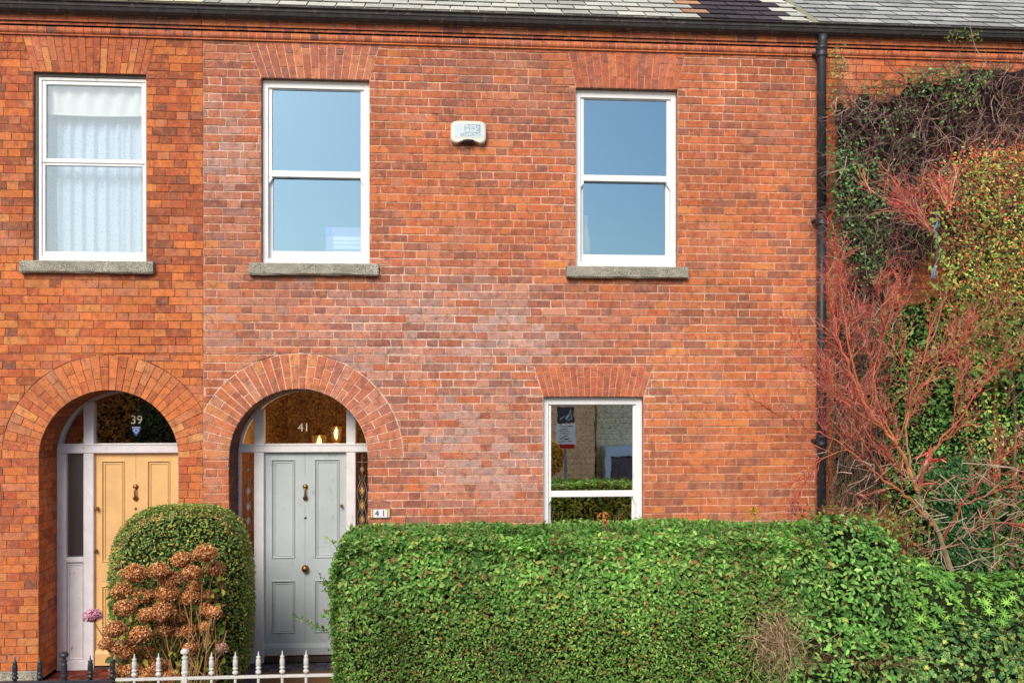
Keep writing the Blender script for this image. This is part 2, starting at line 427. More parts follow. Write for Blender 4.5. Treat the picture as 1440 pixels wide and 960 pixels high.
def flat_arch(mb, x0b, x1b, x0t, x1t, za, zb, n, g, colf, mortf, joint=True):
    T = lambda f, t: ((x0b+(x1b-x0b)*f)*(1-t)+(x0t+(x1t-x0t)*f)*t, za+(zb-za)*t)
    mb.poly([(s, .0045, t) for s, t in (T(0, 0), T(1, 0), T(1, 1), T(0, 1))], mortf((x0b+x1b)/2, za))
    for i in range(n):
        f0, f1 = i/n, (i+1)/n
        seq = [(.0, .3), (.3, 1.)] if i % 2 else [(0, .68), (.68, 1.)]
        if random.random() < .35 and not i % 2: seq = [(0, .66), (.66, .83), (.83, 1)]
        for t0, t1 in seq:
            q = shrink([T(f0, t0), T(f1, t0), T(f1, t1), T(f0, t1)], g/2)
            if len(q) > 2: lay(mb, q, colf(q[0][0], q[0][1]), jit=.001)
def jamb(mb, x, sgn, y1, z0, z1, h, g, colf, mortf, zref):     # brick side of a deep opening, facing sgn*x
    fr = lambda s, t, n: (x+sgn*n, s, t)
    k = math.floor((z0-zref)/h)
    while zref+k*h < z1-1e-3:
        a = max(zref+k*h, z0); b = min(zref+(k+1)*h, z1); k += 1
        if b-a < .01: continue
        mb.poly([fr(0.004, a, -.0045), fr(y1, a, -.0045), fr(y1, b, -.0045), fr(.004, b, -.0045)], mortf(x, a))
        e = .0
        for L in ((.105, .215, .12) if k % 2 else (.215, .215)):
            s1 = min(e+L, y1)
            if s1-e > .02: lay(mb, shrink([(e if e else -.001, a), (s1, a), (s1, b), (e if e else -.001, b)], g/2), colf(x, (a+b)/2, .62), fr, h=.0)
            e = s1
def intrados(mb, cx, cz, r, y1, n, colf, mortf, g=.008):
    for i in range(n):
        a0, a1 = PI-i*PI/n, PI-(i+1)*PI/n
        e = lambda a, y, k=0: (cx+(r+k)*math.cos(a), y, cz+(r+k)*math.sin(a))
        mb.poly([e(a0, .004, .004), e(a0, y1, .004), e(a1, y1, .004), e(a1, .004, .004)], mortf(cx, cz+r))
        d = g/2/r; ys = (0, .105, .32, y1) if i % 2 else (0, .215, y1)
        for k in range(len(ys)-1):
            ya, yb = ys[k]+(g/2 if k else 0.0005), ys[k+1]-g/2
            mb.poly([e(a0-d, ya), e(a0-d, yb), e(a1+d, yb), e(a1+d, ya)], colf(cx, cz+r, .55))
def reveal(mb, x0, x1, z0, z1, y1, c):
    mb.poly([(x0, .004, z0), (x0, .004, z1), (x0, y1, z1), (x0, y1, z0)], c)
    mb.poly([(x1, .004, z0), (x1, y1, z0), (x1, y1, z1), (x1, .004, z1)], c)
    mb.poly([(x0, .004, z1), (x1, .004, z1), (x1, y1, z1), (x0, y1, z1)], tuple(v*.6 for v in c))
    mb.poly([(x0, .004, z0), (x0, y1, z0), (x1, y1, z0), (x1, .004, z0)], c)

XL, X1, X2, XR = -6.6, -2.172, 3.655, 8.6
ZT, ZB = 5.925, -.12
house39 = root('terraced_house', 'bright orange brick house at the left with a tan door and net curtained window', 'house', (-4.4, 0, 0))
house41 = root('terraced_house', 'red brick house with pale pointing and a grey front door, middle of the terrace', 'house', (.7, 0, 0))
house43 = root('terraced_house', 'orange brick house overgrown by creeper, right of the black drainpipe', 'house', (6.1, 0, 0))
A41 = (-1.303, 2.06, .637); A39 = (-3.02, 2.06, .622)
REC = .42
# openings
WL = (-3.69, -2.688, 3.86, 5.585); WM = (-1.648, -.650, 3.86, 5.585); WR = (1.300, 2.285, 3.86, 5.565); WG = (.987, 1.953, 1.13, 2.622)
def rect(o): return ('trap', o[0], o[1], o[0], o[1], o[2], o[3])
# --- house 39 wall
mb = MB()
r39 = .325
op39 = [rect(WL), ('trap', -3.69, -2.688, -3.79, -2.60, 5.585, ZT), ('trap', A39[0]-A39[2], A39[0]+A39[2], A39[0]-A39[2], A39[0]+A39[2], ZB-.1, A39[1]), ('circ', A39[0], A39[1], A39[2]+r39+.004)]
brick_wall(mb, XL, X1, .13, ZT, .0742, .0065, op39, col39, mort39, .13)
flat_arch(mb, -3.69, -2.688, -3.79, -2.60, 5.585, ZT, 17, .006, lambda x, z, k=1: jitc(pick([(2, (204, 106, 62)), (1, (182, 92, 60)), (.25, (230, 144, 76))]), .1), mort39)
arch_ring(mb, A39[0], A39[1], A39[2], [(.215, .11), (.11, .215)], 34, .006, lambda x, z, k=1: jitc(pick([(2, (234, 130, 64)), (1, (212, 112, 64)), (.4, (244, 160, 82)), (.4, (222, 136, 86))]), .1), mort39, XL, X1)
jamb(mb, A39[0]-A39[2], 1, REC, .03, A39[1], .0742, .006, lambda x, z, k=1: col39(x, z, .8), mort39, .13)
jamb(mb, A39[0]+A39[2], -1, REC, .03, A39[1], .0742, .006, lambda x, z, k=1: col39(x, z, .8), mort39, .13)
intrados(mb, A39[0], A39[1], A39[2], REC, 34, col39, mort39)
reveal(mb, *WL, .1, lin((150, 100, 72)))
obj('wall', mb, M['brick'], house39)
mb = MB()
mb.box(XL, A39[0]-A39[2]-.003, -.02, .1, -.14, .128, .008); obj('plinth', mb, M['granite'], house39)
mb = MB(); mb.box(A39[0]+A39[2]+.002, X1-.003, -.02, .1, -.14, .128, .008); obj('plinth', mb, M['granite'], house39)
# --- house 41 wall
mb = MB()
op41 = [rect(WM), rect(WR), rect(WG), ('trap', WM[0], WM[1], -1.775, -.555, WM[3], ZT), ('trap', WR[0], WR[1], 1.225, 2.36, WR[3], ZT),
        ('trap', WG[0], WG[1], .90, 2.045, WG[3], 2.912), ('trap', A41[0]-A41[2], A41[0]+A41[2], A41[0]-A41[2], A41[0]+A41[2], ZB-.1, A41[1]), ('circ', A41[0], A41[1], A41[2]+.33+.004)]
brick_wall(mb, X1, X2, ZB, ZT, .0755, .0095, op41, col41, mort41, 3.768-.0755*60, .0027)
archc = lambda t: (lambda x, z, k=1: jitc(pick(t), .1))
flat_arch(mb, WM[0], WM[1], -1.775, -.555, WM[3], ZT, 15, .009, archc([(2, (192, 112, 88)), (1, (206, 118, 84)), (.5, (170, 106, 92)), (.5, (220, 134, 92))]), lambda x, z: lin((240, 190, 160)))
flat_arch(mb, WR[0], WR[1], 1.225, 2.36, WR[3], ZT, 15, .007, archc([(2, (196, 104, 74)), (1, (212, 114, 74)), (1, (176, 102, 82)), (.3, (222, 128, 78))]), lambda x, z: lin((222, 168, 140)))
flat_arch(mb, WG[0], WG[1], .90, 2.045, WG[3], 2.912, 17, .008, archc([(2, (212, 110, 74)), (1, (216, 120, 82)), (.6, (224, 122, 70)), (.3, (180, 102, 80))]), lambda x, z: lin((226, 176, 148)))
def ringc(x, z, k=1):
    l = jitc(pick([(2, (226, 130, 80)), (1, (208, 116, 78)), (.6, (240, 152, 84)), (.9, (222, 148, 112)), (.2, (180, 110, 90))]), .1)
    return mixc(l, lin((200, 130, 118)), .3 if x > A41[0]+.2 else .05)
arch_ring(mb, A41[0], A41[1], A41[2], [(.215, .115), (.115, .215)], 34, .0095, ringc, lambda x, z: lin((244, 208, 182)), X1, X2)
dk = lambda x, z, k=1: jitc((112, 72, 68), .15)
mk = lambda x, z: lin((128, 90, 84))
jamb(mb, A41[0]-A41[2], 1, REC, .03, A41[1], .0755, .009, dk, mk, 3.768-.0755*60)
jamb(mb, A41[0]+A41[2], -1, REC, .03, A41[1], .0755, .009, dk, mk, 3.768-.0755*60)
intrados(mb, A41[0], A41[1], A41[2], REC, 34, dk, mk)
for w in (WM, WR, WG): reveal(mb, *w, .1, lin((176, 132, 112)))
obj('wall', mb, M['brick'], house41)
# --- house 43 wall
mb = MB()
brick_wall(mb, X2, XR, ZB, ZT, .0725, .006, [], col43, mort43, 5.925-.0725*90)
obj('wall', mb, M['brick'], house43)

# --- cornices: moulded brick band of three rows
def cornice(h, xa, xb, colf, mortc, gw, shade=1.):
    mb = MB()
    def row(prof, L, g, hv=.0):
        mb.extr([(y+.003 if i else y+.003, z) for i, (y, z) in enumerate(prof)], xa, xb, mortc)
        x = xa
        while x < xb-.02:
            e = min(x+L*random.uniform(.93, 1.07), xb)
            dy = random.uniform(0, .002)
            mb.extr([(y-dy if y < .0 else y, z) for y, z in prof], x+g/2, e-g/2, colf((x+e)/2, 5.9))
            x = e
    tor = [(.01, 5.928)]+[(-.004-.036*math.sin(PI*i/7), 5.964-.036*math.cos(PI*i/7)) for i in range(8)]+[(.01, 6.0)]
    row(tor, .082, gw)
    row([(.02, 6.0015), (-.048, 6.0015), (-.046, 6.026), (.02, 6.026)], .105, gw)
    row([(.02, 6.0275), (-.068, 6.0275), (-.066, 6.082), (.02, 6.082)], .2, gw)
    mb.box(xa, xb, -.02, .3, 5.918, 5.9285, .001, colf(0, 5.9))
    mb.box(xa, xb, -.06, .3, 6.084, 6.12, .001, lin((60, 55, 52)))
    obj('cornice', mb, M['brick'], h)
cornice(house39, XL, X1-.0, lambda x, z: jitc(pick([(2, (226, 122, 76)), (1, (204, 112, 82)), (.3, (172, 112, 96))]), .1), lin((90, 55, 42)), .005)
cornice(house41, X1+.001, X2-.001, lambda x, z: jitc(pick([(2, (228, 122, 78)), (1, (208, 110, 80)), (.4, (236, 134, 74)), (.3, (170, 104, 92))]), .12), lin((226, 186, 156)), .008)
cornice(house43, X2+.001, XR, lambda x, z: jitc(pick([(2, (238, 130, 76)), (1, (224, 118, 74)), (.2, (184, 110, 88))]), .1), lin((96, 60, 44)), .005)
# --- gutters
def gutter(h, xa, xb):
    mb = MB()
    prof = [(-.075, 6.092), (-.10, 6.078), (-.135, 6.082), (-.162, 6.1), (-.176, 6.128), (-.184, 6.132), (-.186, 6.158), (-.205, 6.162), (-.207, 6.172), (-.188, 6.174), (-.175, 6.165), (-.165, 6.125), (-.13, 6.098), (-.09, 6.096)]
    mb.extr(prof, xa, xb)
    x = xa+.6
    while x < xb-.2:
        mb.extr([(y-.004 if y < -.08 else y, z-.003 if z < 6.13 else z) for y, z in prof], x-.03, x+.03); x += 1.83
    obj('gutter', mb, M['gutter'], h)
gutter(house39, XL, X1-.002); gutter(house41, X1+.002, X2+.25); gutter(house43, X2+.256, XR)
# --- slate roofs, every slate laid with its own tilt
def roof(h, xa, xb, colf, name='roof'):
    mb = MB(); p = math.radians(35); cp, sp = math.cos(p), math.sin(p); gauge = .182; W = .268
    y0, z0 = -.125, 6.150
    for k in range(24):
        x = xa-(W/2 if k % 2 else 0)
        while x < xb:
            a, b = max(x+.006, xa), min(x+W-.006, xb); x += W
            if b-a < .03: continue
            s0 = k*gauge-random.uniform(0, .006); s1 = s0+gauge*1.9; t0 = .022+random.uniform(0, .004); t1 = .001
            q = lambda s, n: (y0+s*cp-n*sp, z0+s*sp+n*cp)
            (ya, za), (yb, zb), (yc, zc) = q(s0, t0+random.uniform(-.001, .001)), q(s1, t1), q(s0, t0-.016)
            c = colf((a+b)/2, k*gauge)
            vv = [(a, ya, za), (b, ya, za+random.uniform(-.001, .001)), (b, yb, zb), (a, yb, zb), (a, yc, zc), (b, yc, zc)]
            mb.add(vv, [(0, 1, 2, 3)], c); mb.add(vv, [(4, 5, 1, 0), (0, 3, 4), (1, 5, 2)], tuple(v*.16 for v in c))
    # the deck below the slates closes the roof
    L = 24*gauge; d = .03
    mb.poly([(xa, y0+d*sp+.05*cp, z0-d*cp+.05*sp), (xb, y0+d*sp+.05*cp, z0-d*cp+.05*sp), (xb, y0+L*cp, z0+L*sp-.02), (xa, y0+L*cp, z0+L*sp-.02)], lin((40, 38, 38)))
    obj(name, mb, M['slate'], h)
def slate41(x, s):
    k = random.uniform(.86, 1.08)
    c = pick([(3, (200, 198, 184)), (1, (184, 182, 170)), (1, (212, 208, 192))])
    edge = x-.03*s
    if 2.62 < x-.0*s < 3.35: c = pick([(1, (84, 76, 80)), (1, (74, 68, 72))])
    elif 2.42 < x < 2.62: c = mixc(c, (190, 128, 86), .75)
    elif -2.2 < x < -1.7: c = mixc(c, (90, 90, 90), .1)
    return tuple(v*k for v in lin(c))
def slate39(x, s): return vary(.86, 1.1, lin(pick([(3, (214, 206, 172)), (1, (200, 192, 162))])))
def slate43(x, s): return vary(.82, 1.1, lin(pick([(3, (176, 176, 170)), (1, (158, 158, 154)), (1, (192, 190, 182))])))
roof(house39, XL, X1, slate39); roof(house41, X1, X2-.03, slate41); roof(house43, X2+.03, XR, slate43)
mb = MB()
mb.add([(X2-.035, -.13, 6.165), (X2+.035, -.13, 6.165), (X2+.035, -.13+4.3*math.cos(math.radians(35)), 6.175+4.3*math.sin(math.radians(35))), (X2-.035, -.13+4.3*math.cos(math.radians(35)), 6.175+4.3*math.sin(math.radians(35))),
        (X2-.035, -.13, 6.12), (X2+.035, -.13, 6.12), (X2+.035, 3.4, 8.4), (X2-.035, 3.4, 8.4)], [(0, 1, 2, 3), (4, 5, 1, 0), (0, 3, 7, 4), (1, 5, 6, 2)], lin((150, 148, 124)))
obj('roof_joint', mb, M['slate'], house41)
# ridge, back and gable walls closing the houses
for h, a, b in ((house39, XL, X1-.003), (house41, X1+.003, X2-.003), (house43, X2+.003, XR)):
    mb = MB(); yr = -.125+4.37*math.cos(math.radians(35)); zr = 6.15+4.37*math.sin(math.radians(35))
    mb.tube([(a, yr, zr+.0), (b, yr, zr+.0)], .09, 10, lin((110, 80, 66)))
    obj('ridge', mb, M['slate'], h)
    mb = MB()
    mb.poly([(a, yr, zr), (b, yr, zr), (b, 7.2, 6.1), (a, 7.2, 6.1)], lin((120, 120, 114)))
    mb.poly([(a, 7.1, -.1), (a, 7.1, 6.1), (b, 7.1, 6.1), (b, 7.1, -.1)], lin((170, 100, 70)))
    obj('rear', mb, M['brick'], h)
for h, x in ((house39, XL), (house43, XR)):
    mb = MB(); mb.poly([(x, .0, -.1), (x, 0, 6.1), (x, yr, zr-.04), (x, 7.1, 6.1), (x, 7.1, -.1)], lin((180, 96, 60)))
    obj('gable', mb, M['brick'], h)

# --- sills
def sill(par, x0, x1, z1=3.86):
    mb = MB(); n = 12; z0 = z1-.112
    # rough-hewn stone with uneven edges
    ys = -.062
    xs = [x0+(x1-x0)*i/n for i in range(n+1)]
    rows = []
    for x in xs:
        j = lambda s: random.uniform(-s, s)
        rows.append([(x, .1, z1+.004), (x, ys+.012+j(.003), z1+j(.001)), (x, ys+j(.004), z1-.012+j(.003)), (x, ys+j(.004), z0+.014+j(.004)), (x, ys+.014+j(.003), z0+j(.004)), (x, .1, z0)])
    vs = [p for r in rows for p in r]; m = 6; fs = []
    for i in range(n):
        for k in range(m): fs.append((i*m+k, i*m+(k+1) % m, (i+1)*m+(k+1) % m, (i+1)*m+k))
    fs += [tuple(range(m))[::-1], tuple(n*m+k for k in range(m))]
    mb.add(vs, fs); return obj('sill', mb, M['granite'], par)
# --- sash windows
def frame_bars(mb, x0, x1, z0, z1, wl, wr, wt, wb, ya, yb, b=.003):
    mb.box(x0, x0+wl, ya, yb, z0, z1, b); mb.box(x1-wr, x1, ya, yb, z0, z1, b)
    mb.box(x0+wl-.001, x1-wr+.001, ya+.0015, yb-.001, z1-wt, z1-.001, b); mb.box(x0+wl-.001, x1-wr+.001, ya+.0015, yb-.001, z0+.001, z0+wb, b)
def pane(par, x0, x1, z0, z1, y, mat, name='pane'):
    mb = MB(); n = 1
    mb.poly([(x0, y, z0), (x1, y, z0), (x1, y, z1), (x0, y, z1)]); return obj(name, mb, mat, par)
def sash_window(house, o, zm, gmat, fw=.052, sw=.036, top=.09, botw=.085, low=.05):
    x0, x1, z0, z1 = o
    mb = MB(); frame_bars(mb, x0+.002, x1-.002, z0+.002, z1-.03, fw, fw, .045, low, .062, .19, .004)
    mb.box(x0+.002, x1-.002, .066, .19, z1-.031, z1-.001, .003)
    w = obj('window', mb, M['white'], house)
    ROOTLOC[w.name] = ROOTLOC.get(house.name) and (0, 0, 0)
    xa, xb = x0+fw, x1-fw; zt = z1-.052; zb = z0+low
    mb = MB(); frame_bars(mb, xa, xb, zm-.005, zt, sw, sw, sw*.9, .06, .082, .118, .003)
    for s, xx in ((1, xa), (-1, xb)):   # curved sash horns below the meeting rail
        q = [(0, 0), (sw, 0), (sw, -.02), (sw*.55, -.045), (0, -.07)]
        pr = [(xx+s*a, zm-.005+b) for a, b in q]
        n = len(pr); vs = [(a, .083, b) for a, b in pr]+[(a, .117, b) for a, b in pr]
        mb.add(vs, [tuple(range(n)), tuple(range(n, 2*n))]+[(i, (i+1) % n, n+(i+1) % n, n+i) for i in range(n)])
    us = obj('upper_sash', mb, M['white'], w); pane(us, xa+sw-.004, xb-sw+.004, zm+.05, zt-sw*.9+.004, .1, gmat)
    mb = MB(); frame_bars(mb, xa+.001, xb-.001, zb, zm+.045, sw, sw, .05, botw, .124, .16, .003)
    ls = obj('lower_sash', mb, M['white'], w); pane(ls, xa+sw-.004, xb-sw+.004, zb+botw-.004, zm-.004, .142, gmat)
    for fx in (.13, .87):
        mb = MB(); xx = xa+(xb-xa)*fx
        for d in (-.016, .016): mb.lathe((xx+d, .12, zm+.052), [(.006, 0), (.008, .006), (.004, .012), (.0055, .016), (.0, .02)], 8)
        obj('sash_lock', mb, M['white'], us)
    return w
wM = sash_window(house41, WM, P(440, 246)[1]-.0, M['glass_up'])
wR = sash_window(house41, WR, P(880, 252)[1], M['glass_up'])
wG = sash_window(house41, WG, P(834, 699)[1], M['glass_low'], fw=.055, sw=.03, botw=.085)
sM = sill(wM, -1.747, -.563); sR = sill(wR, 1.204, 2.373); sill(wG, .87, 2.07, 1.13)
# the modern white window of the left house
x0, x1, z0, z1 = WL
mb = MB(); frame_bars(mb, x0+.025, x1-.001, z0+.002, z1-.028, .03, .022, .03, .055, .05, .12, .004)
wl = obj('window', mb, M['white'], house39); ROOTLOC[wl.name] = (0, 0, 0)
mb = MB(); mb.box(x0, x0+.024, .035, .13, z0, z1, .002); mb.box(x0+.025, x1, .04, .13, z1-.027, z1, .002)
obj('mortar_fillet', mb, mat_plain('grey mastic', (128, 122, 116), .8, .2, .2, 20), wl)
zm = P(130, 233, .06)[1]
mb = MB(); frame_bars(mb, x0+.056, x1-.024, zm+.02, z1-.06, .036, .036, .036, .04, .058, .1, .006); us = obj('upper_casement', mb, M['white'], wl)
pane(us, x0+.09, x1-.058, zm+.058, z1-.094, .08, M['glass_net'])
mb = MB(); frame_bars(mb, x0+.05, x1-.02, z0+.058, zm+.018, .03, .03, .022, .04, .064, .1, .006); ls = obj('lower_casement', mb, M['white'], wl)
pane(ls, x0+.078, x1-.048, z0+.096, zm-.002, .084, M['glass_net'])
sill(wl, -3.789, -2.609)

# --- rooms behind the windows (closed boxes, so the glass has a dark interior behind it)
def room(house, x0, x1, z0, z1, y0, y1, mat, name='interior'):
    mb = MB()
    q = [(x0, x1, z0, z1)]
    mb.poly([(x0, y1, z0), (x0, y1, z1), (x1, y1, z1), (x1, y1, z0)]); mb.poly([(x0, y0, z0), (x0, y0, z1), (x0, y1, z1), (x0, y1, z0)])
    mb.poly([(x1, y0, z0), (x1, y1, z0), (x1, y1, z1), (x1, y0, z1)]); mb.poly([(x0, y0, z1), (x1, y0, z1), (x1, y1, z1), (x0, y1, z1)])
    mb.poly([(x0, y0, z0), (x0, y1, z0), (x1, y1, z0), (x1, y0, z0)])
    return obj(name, mb, mat, house)
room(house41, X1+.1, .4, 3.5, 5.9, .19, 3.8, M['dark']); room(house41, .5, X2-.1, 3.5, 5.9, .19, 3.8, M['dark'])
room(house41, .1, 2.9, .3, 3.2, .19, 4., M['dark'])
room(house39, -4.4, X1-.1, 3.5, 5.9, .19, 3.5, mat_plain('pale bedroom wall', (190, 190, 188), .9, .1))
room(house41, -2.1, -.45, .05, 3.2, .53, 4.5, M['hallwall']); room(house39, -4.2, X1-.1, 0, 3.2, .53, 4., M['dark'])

# --- front doors
def bar(mb, x0, x1, z0, z1, ya, yb, b=.004): mb.box(x0, x1, ya, yb, z0, z1, b)
def panel(mb, x0, x1, z0, z1, y, raised=True):    # sunk panel with a bead of moulding round it
    w = .03
    for k, (o, d) in enumerate(((0, -.010), (.012, .005), (.024, -.002))):
        a0, a1, c0, c1 = x0+o, x1-o, z0+o, z1-o; t = .0095
        pr = lambda e, yy: [(a0+e, yy, c0+e), (a1-e, yy, c0+e), (a1-e, yy, c1-e), (a0+e, yy, c1-e)]
        A = pr(0, y+(.0 if k else 0)); B = pr(t, y+d); Cc = pr(t*1.2, y+.008)
        for P_, Q in ((A, B), (B, Cc)):
            for i in range(4): mb.poly([P_[i], P_[(i+1) % 4], Q[(i+1) % 4], Q[i]])
    mb.poly([(x0+.035, y+.008, z0+.035), (x1-.035, y+.008, z0+.035), (x1-.035, y+.008, z1-.035), (x0+.035, y+.008, z1-.035)])
def four_panel_door(house, x0, x1, z0, z1, y, mat, panels, bottom):
    mb = MB()
    xs = sorted({x0, x1}|{p[0] for p in panels}|{p[1] for p in panels}); zs = sorted({z0, z1}|{p[2] for p in panels}|{p[3] for p in panels})
    for i in range(len(xs)-1):
        for k in range(len(zs)-1):
            cx, cz = (xs[i]+xs[i+1])/2, (zs[k]+zs[k+1])/2
            if any(p[0] < cx < p[1] and p[2] < cz < p[3] for p in panels): continue
            mb.poly([(xs[i], y, zs[k]), (xs[i+1], y, zs[k]), (xs[i+1], y, zs[k+1]), (xs[i], y, zs[k+1])])
    for p in panels: panel(mb, *p, y)
    mb.poly([(x0, y, z0), (x0, y+.045, z0), (x1, y+.045, z0), (x1, y, z0)])
    mb.poly([(x0, y+.045, z0), (x0, y+.045, z1), (x1, y+.045, z1), (x1, y+.045, z0)])
    mb.extr([(y+.001, bottom+.045), (y-.012, bottom+.035), (y-.022, bottom+.005), (y-.022, z0+.004), (y+.001, z0+.004)], x0+.005, x1-.005)
    d = obj('door', mb, mat, house); ROOTLOC[d.name] = (0, 0, 0)
    return d
def knocker(par, x, z, y, s=1.):
    mb = MB()
    mb.lathe((x, y, z+.055*s), [(0, -.022), (.016, -.02), (.024, -.012), (.027, -.002), (.02, 0)], 14, 'y')
    mb.tube([(x, y-.02, z+.06*s), (x, y-.03, z+.02*s), (x, y-.03, z-.04*s), (x, y-.022, z-.055*s)], [.009, .008, .010, .014], 8)
    mb.lathe((x, y, z-.058*s), [(0, -.03), (.014, -.027), (.022, -.016), (.024, -.002), (.018, 0)], 14, 'y')
    mb.tube([(x-.024, y-.012, z-.052*s), (x+.024, y-.012, z-.052*s)], .008, 8)
    obj('knocker', mb, M['brass'], par, smooth=True)
def knob(par, x, z, y, r=.03, name='knob'):
    mb = MB(); mb.lathe((x, y, z), [(0, -.055), (r*.55, -.053), (r*.93, -.042), (r, -.03), (r*.8, -.018), (r*.4, -.012), (r*.4, -.008), (r*1.05, -.006), (r*1.05, 0)], 18, 'y')
    obj(name, mb, M['brass'], par, smooth=True)
yd = .462
QX = lambda u, y=yd: P(u, 700, y)[0]
QZ = lambda v, y=yd: P(420, v, y)[1]
dx0, dx1 = QX(371), QX(487); dz0, dz1 = QZ(920), QZ(635.5)
px = [(QX(381.5), QX(415.5)), (QX(442), QX(478))]
pn = [(a, b, QZ(785), QZ(645)) for a, b in px]+[(a, b, QZ(890), QZ(815)) for a, b in px]
d41 = four_panel_door(house41, dx0, dx1, dz0, dz1, yd, M['greydoor'], pn, QZ(910))
knocker(d41, QX(429.5), QZ(692), yd); knob(d41, QX(429.5), QZ(799), yd, .034)
knob(d41, QX(480.5), QZ(711), yd, .014, 'lock')
mb = MB(); mb.lathe((QX(429.5), yd, QZ(728)), [(0, -.006), (.011, -.005), (.013, 0)], 12, 'y'); obj('spyhole', mb, M['black'], d41)
mb = MB(); mb.box(QX(429)-.0012, QX(429)+.0012, yd-.0012, yd+.01, QZ(682)+.09, dz1-.001, .0003); mb.box(QX(429)-.0012, QX(429)+.0012, yd-.0012, yd+.01, QZ(900), QZ(706)-.02, .0003)
obj('centre_groove', mb, mat_plain('groove grey', (112, 116, 114), .6), d41)
def door_frame(house, A, bars, mat, tz0, tz1, zb, lights, yf, name='door_frame'):
    cx, cz, r = A; mb = MB()
    for a, b in bars:                    # posts rise to the arch
        m = max(abs(a-cx), abs(b-cx)); top = cz+math.sqrt(max((r+.02)**2-m*m, 0)) if m < r else tz1
        mb.box(a, b, yf, yf+.08, zb, top-.0, .006)
    xs = cx-r; xe = cx+r
    mb.box(bars[0][0]+.002, bars[-1][1]-.002, yf-.008, yf+.075, tz0, tz1, .008)
    mb.box(bars[0][0]+.002, bars[-1][1]-.002, yf-.015, yf+.07, tz1-.012, tz1+.004, .004)
    n = 28; ring = []
    for i in range(n+1):
        a = PI*i/n; ring.append((math.cos(a), math.sin(a)))
    for i in range(n):                   # curved head member under the brick arch
        (c0, s0), (c1, s1) = ring[i], ring[i+1]; ra, rb = r-.022, r+.03
        q = [(cx+ra*c0, cz+ra*s0), (cx+rb*c0, cz+rb*s0), (cx+rb*c1, cz+rb*s1), (cx+ra*c1, cz+ra*s1)]
        if q[0][1] < tz1: continue
        mb.add([(x, yf+.01, z) for x, z in q]+[(x, yf+.08, z) for x, z in q], [(0, 1, 2, 3), (0, 3, 7, 4), (1, 0, 4, 5), (2, 1, 5, 6), (3, 2, 6, 7)])
    f = obj(name, mb, mat, house); ROOTLOC[f.name] = (0, 0, 0); return f
yf = .42
FX = lambda u: P(u, 640, yf)[0]
FZ = lambda v: P(420, v, yf)[1]
tz0, tz1 = FZ(636), FZ(624.5)
bars = [(A41[0]-A41[2]-.01, FX(338.5)), (FX(357), FX(371)), (FX(487), FX(500)), (A41[0]+A41[2]-.03, A41[0]+A41[2]+.01)]
f41 = door_frame(house41, A41, bars, M['frame41'], tz0, tz1, .03, None, yf)
def fan_pane(par, A, xa, xb, z0, y, mat, name='fanlight'):
    cx, cz, r = A; pts = [(xa, z0), (xb, z0)]; n = 24
    for i in range(n+1):
        x = xb+(xa-xb)*i/n; m = min(abs(x-cx), r-.001); pts.append((x, cz+math.sqrt(r*r-m*m)))
    mb = MB(); mb.poly([(x, y, z) for x, z in pts]); return obj(name, mb, mat, par)
fan_pane(f41, A41, A41[0]-A41[2], FX(357)+.002, tz1-.01, yf+.05, M['glass_fan'])
fan_pane(f41, A41, FX(371)-.002, FX(487)+.002, tz1-.01, yf+.0505, M['glass_fan'])
fan_pane(f41, A41, FX(500)-.002, A41[0]+A41[2], tz1-.01, yf+.05, M['glass_fan'])
text_mesh('41', .115, 'house_number', M['numwhite'], (P(427, 0, yf+.045)[0], yf+.045, P(427, 601, yf+.045)[1]), f41, .0008)
# timber base panels under the side lights
def base_panel(par, x0, x1, z0, z1, y, mat, name='base_panel'):
    mb = MB(); mb.poly([(x0-.003, y, z0), (x1+.003, y, z0), (x1+.003, y, z1), (x0-.003, y, z1)])
    mb.box(x0-.002, x1+.002, y-.03, y+.01, z1-.05, z1, .004); mb.box(x0-.002, x1+.002, y-.025, y+.01, z0, z0+.09, .004)
    w = .012
    frame_bars(mb, x0+.01, x1-.01, z0+.1, z1-.07, w, w, w, w, y-.012, y+.006, .004)
    return obj(name, mb, mat, par)
base_panel(f41, FX(338.5), FX(357), .03, FZ(781), yf+.03, M['frame41']); base_panel(f41, FX(500), A41[0]+A41[2]-.03, .03, FZ(781), yf+.03, M['frame41'])
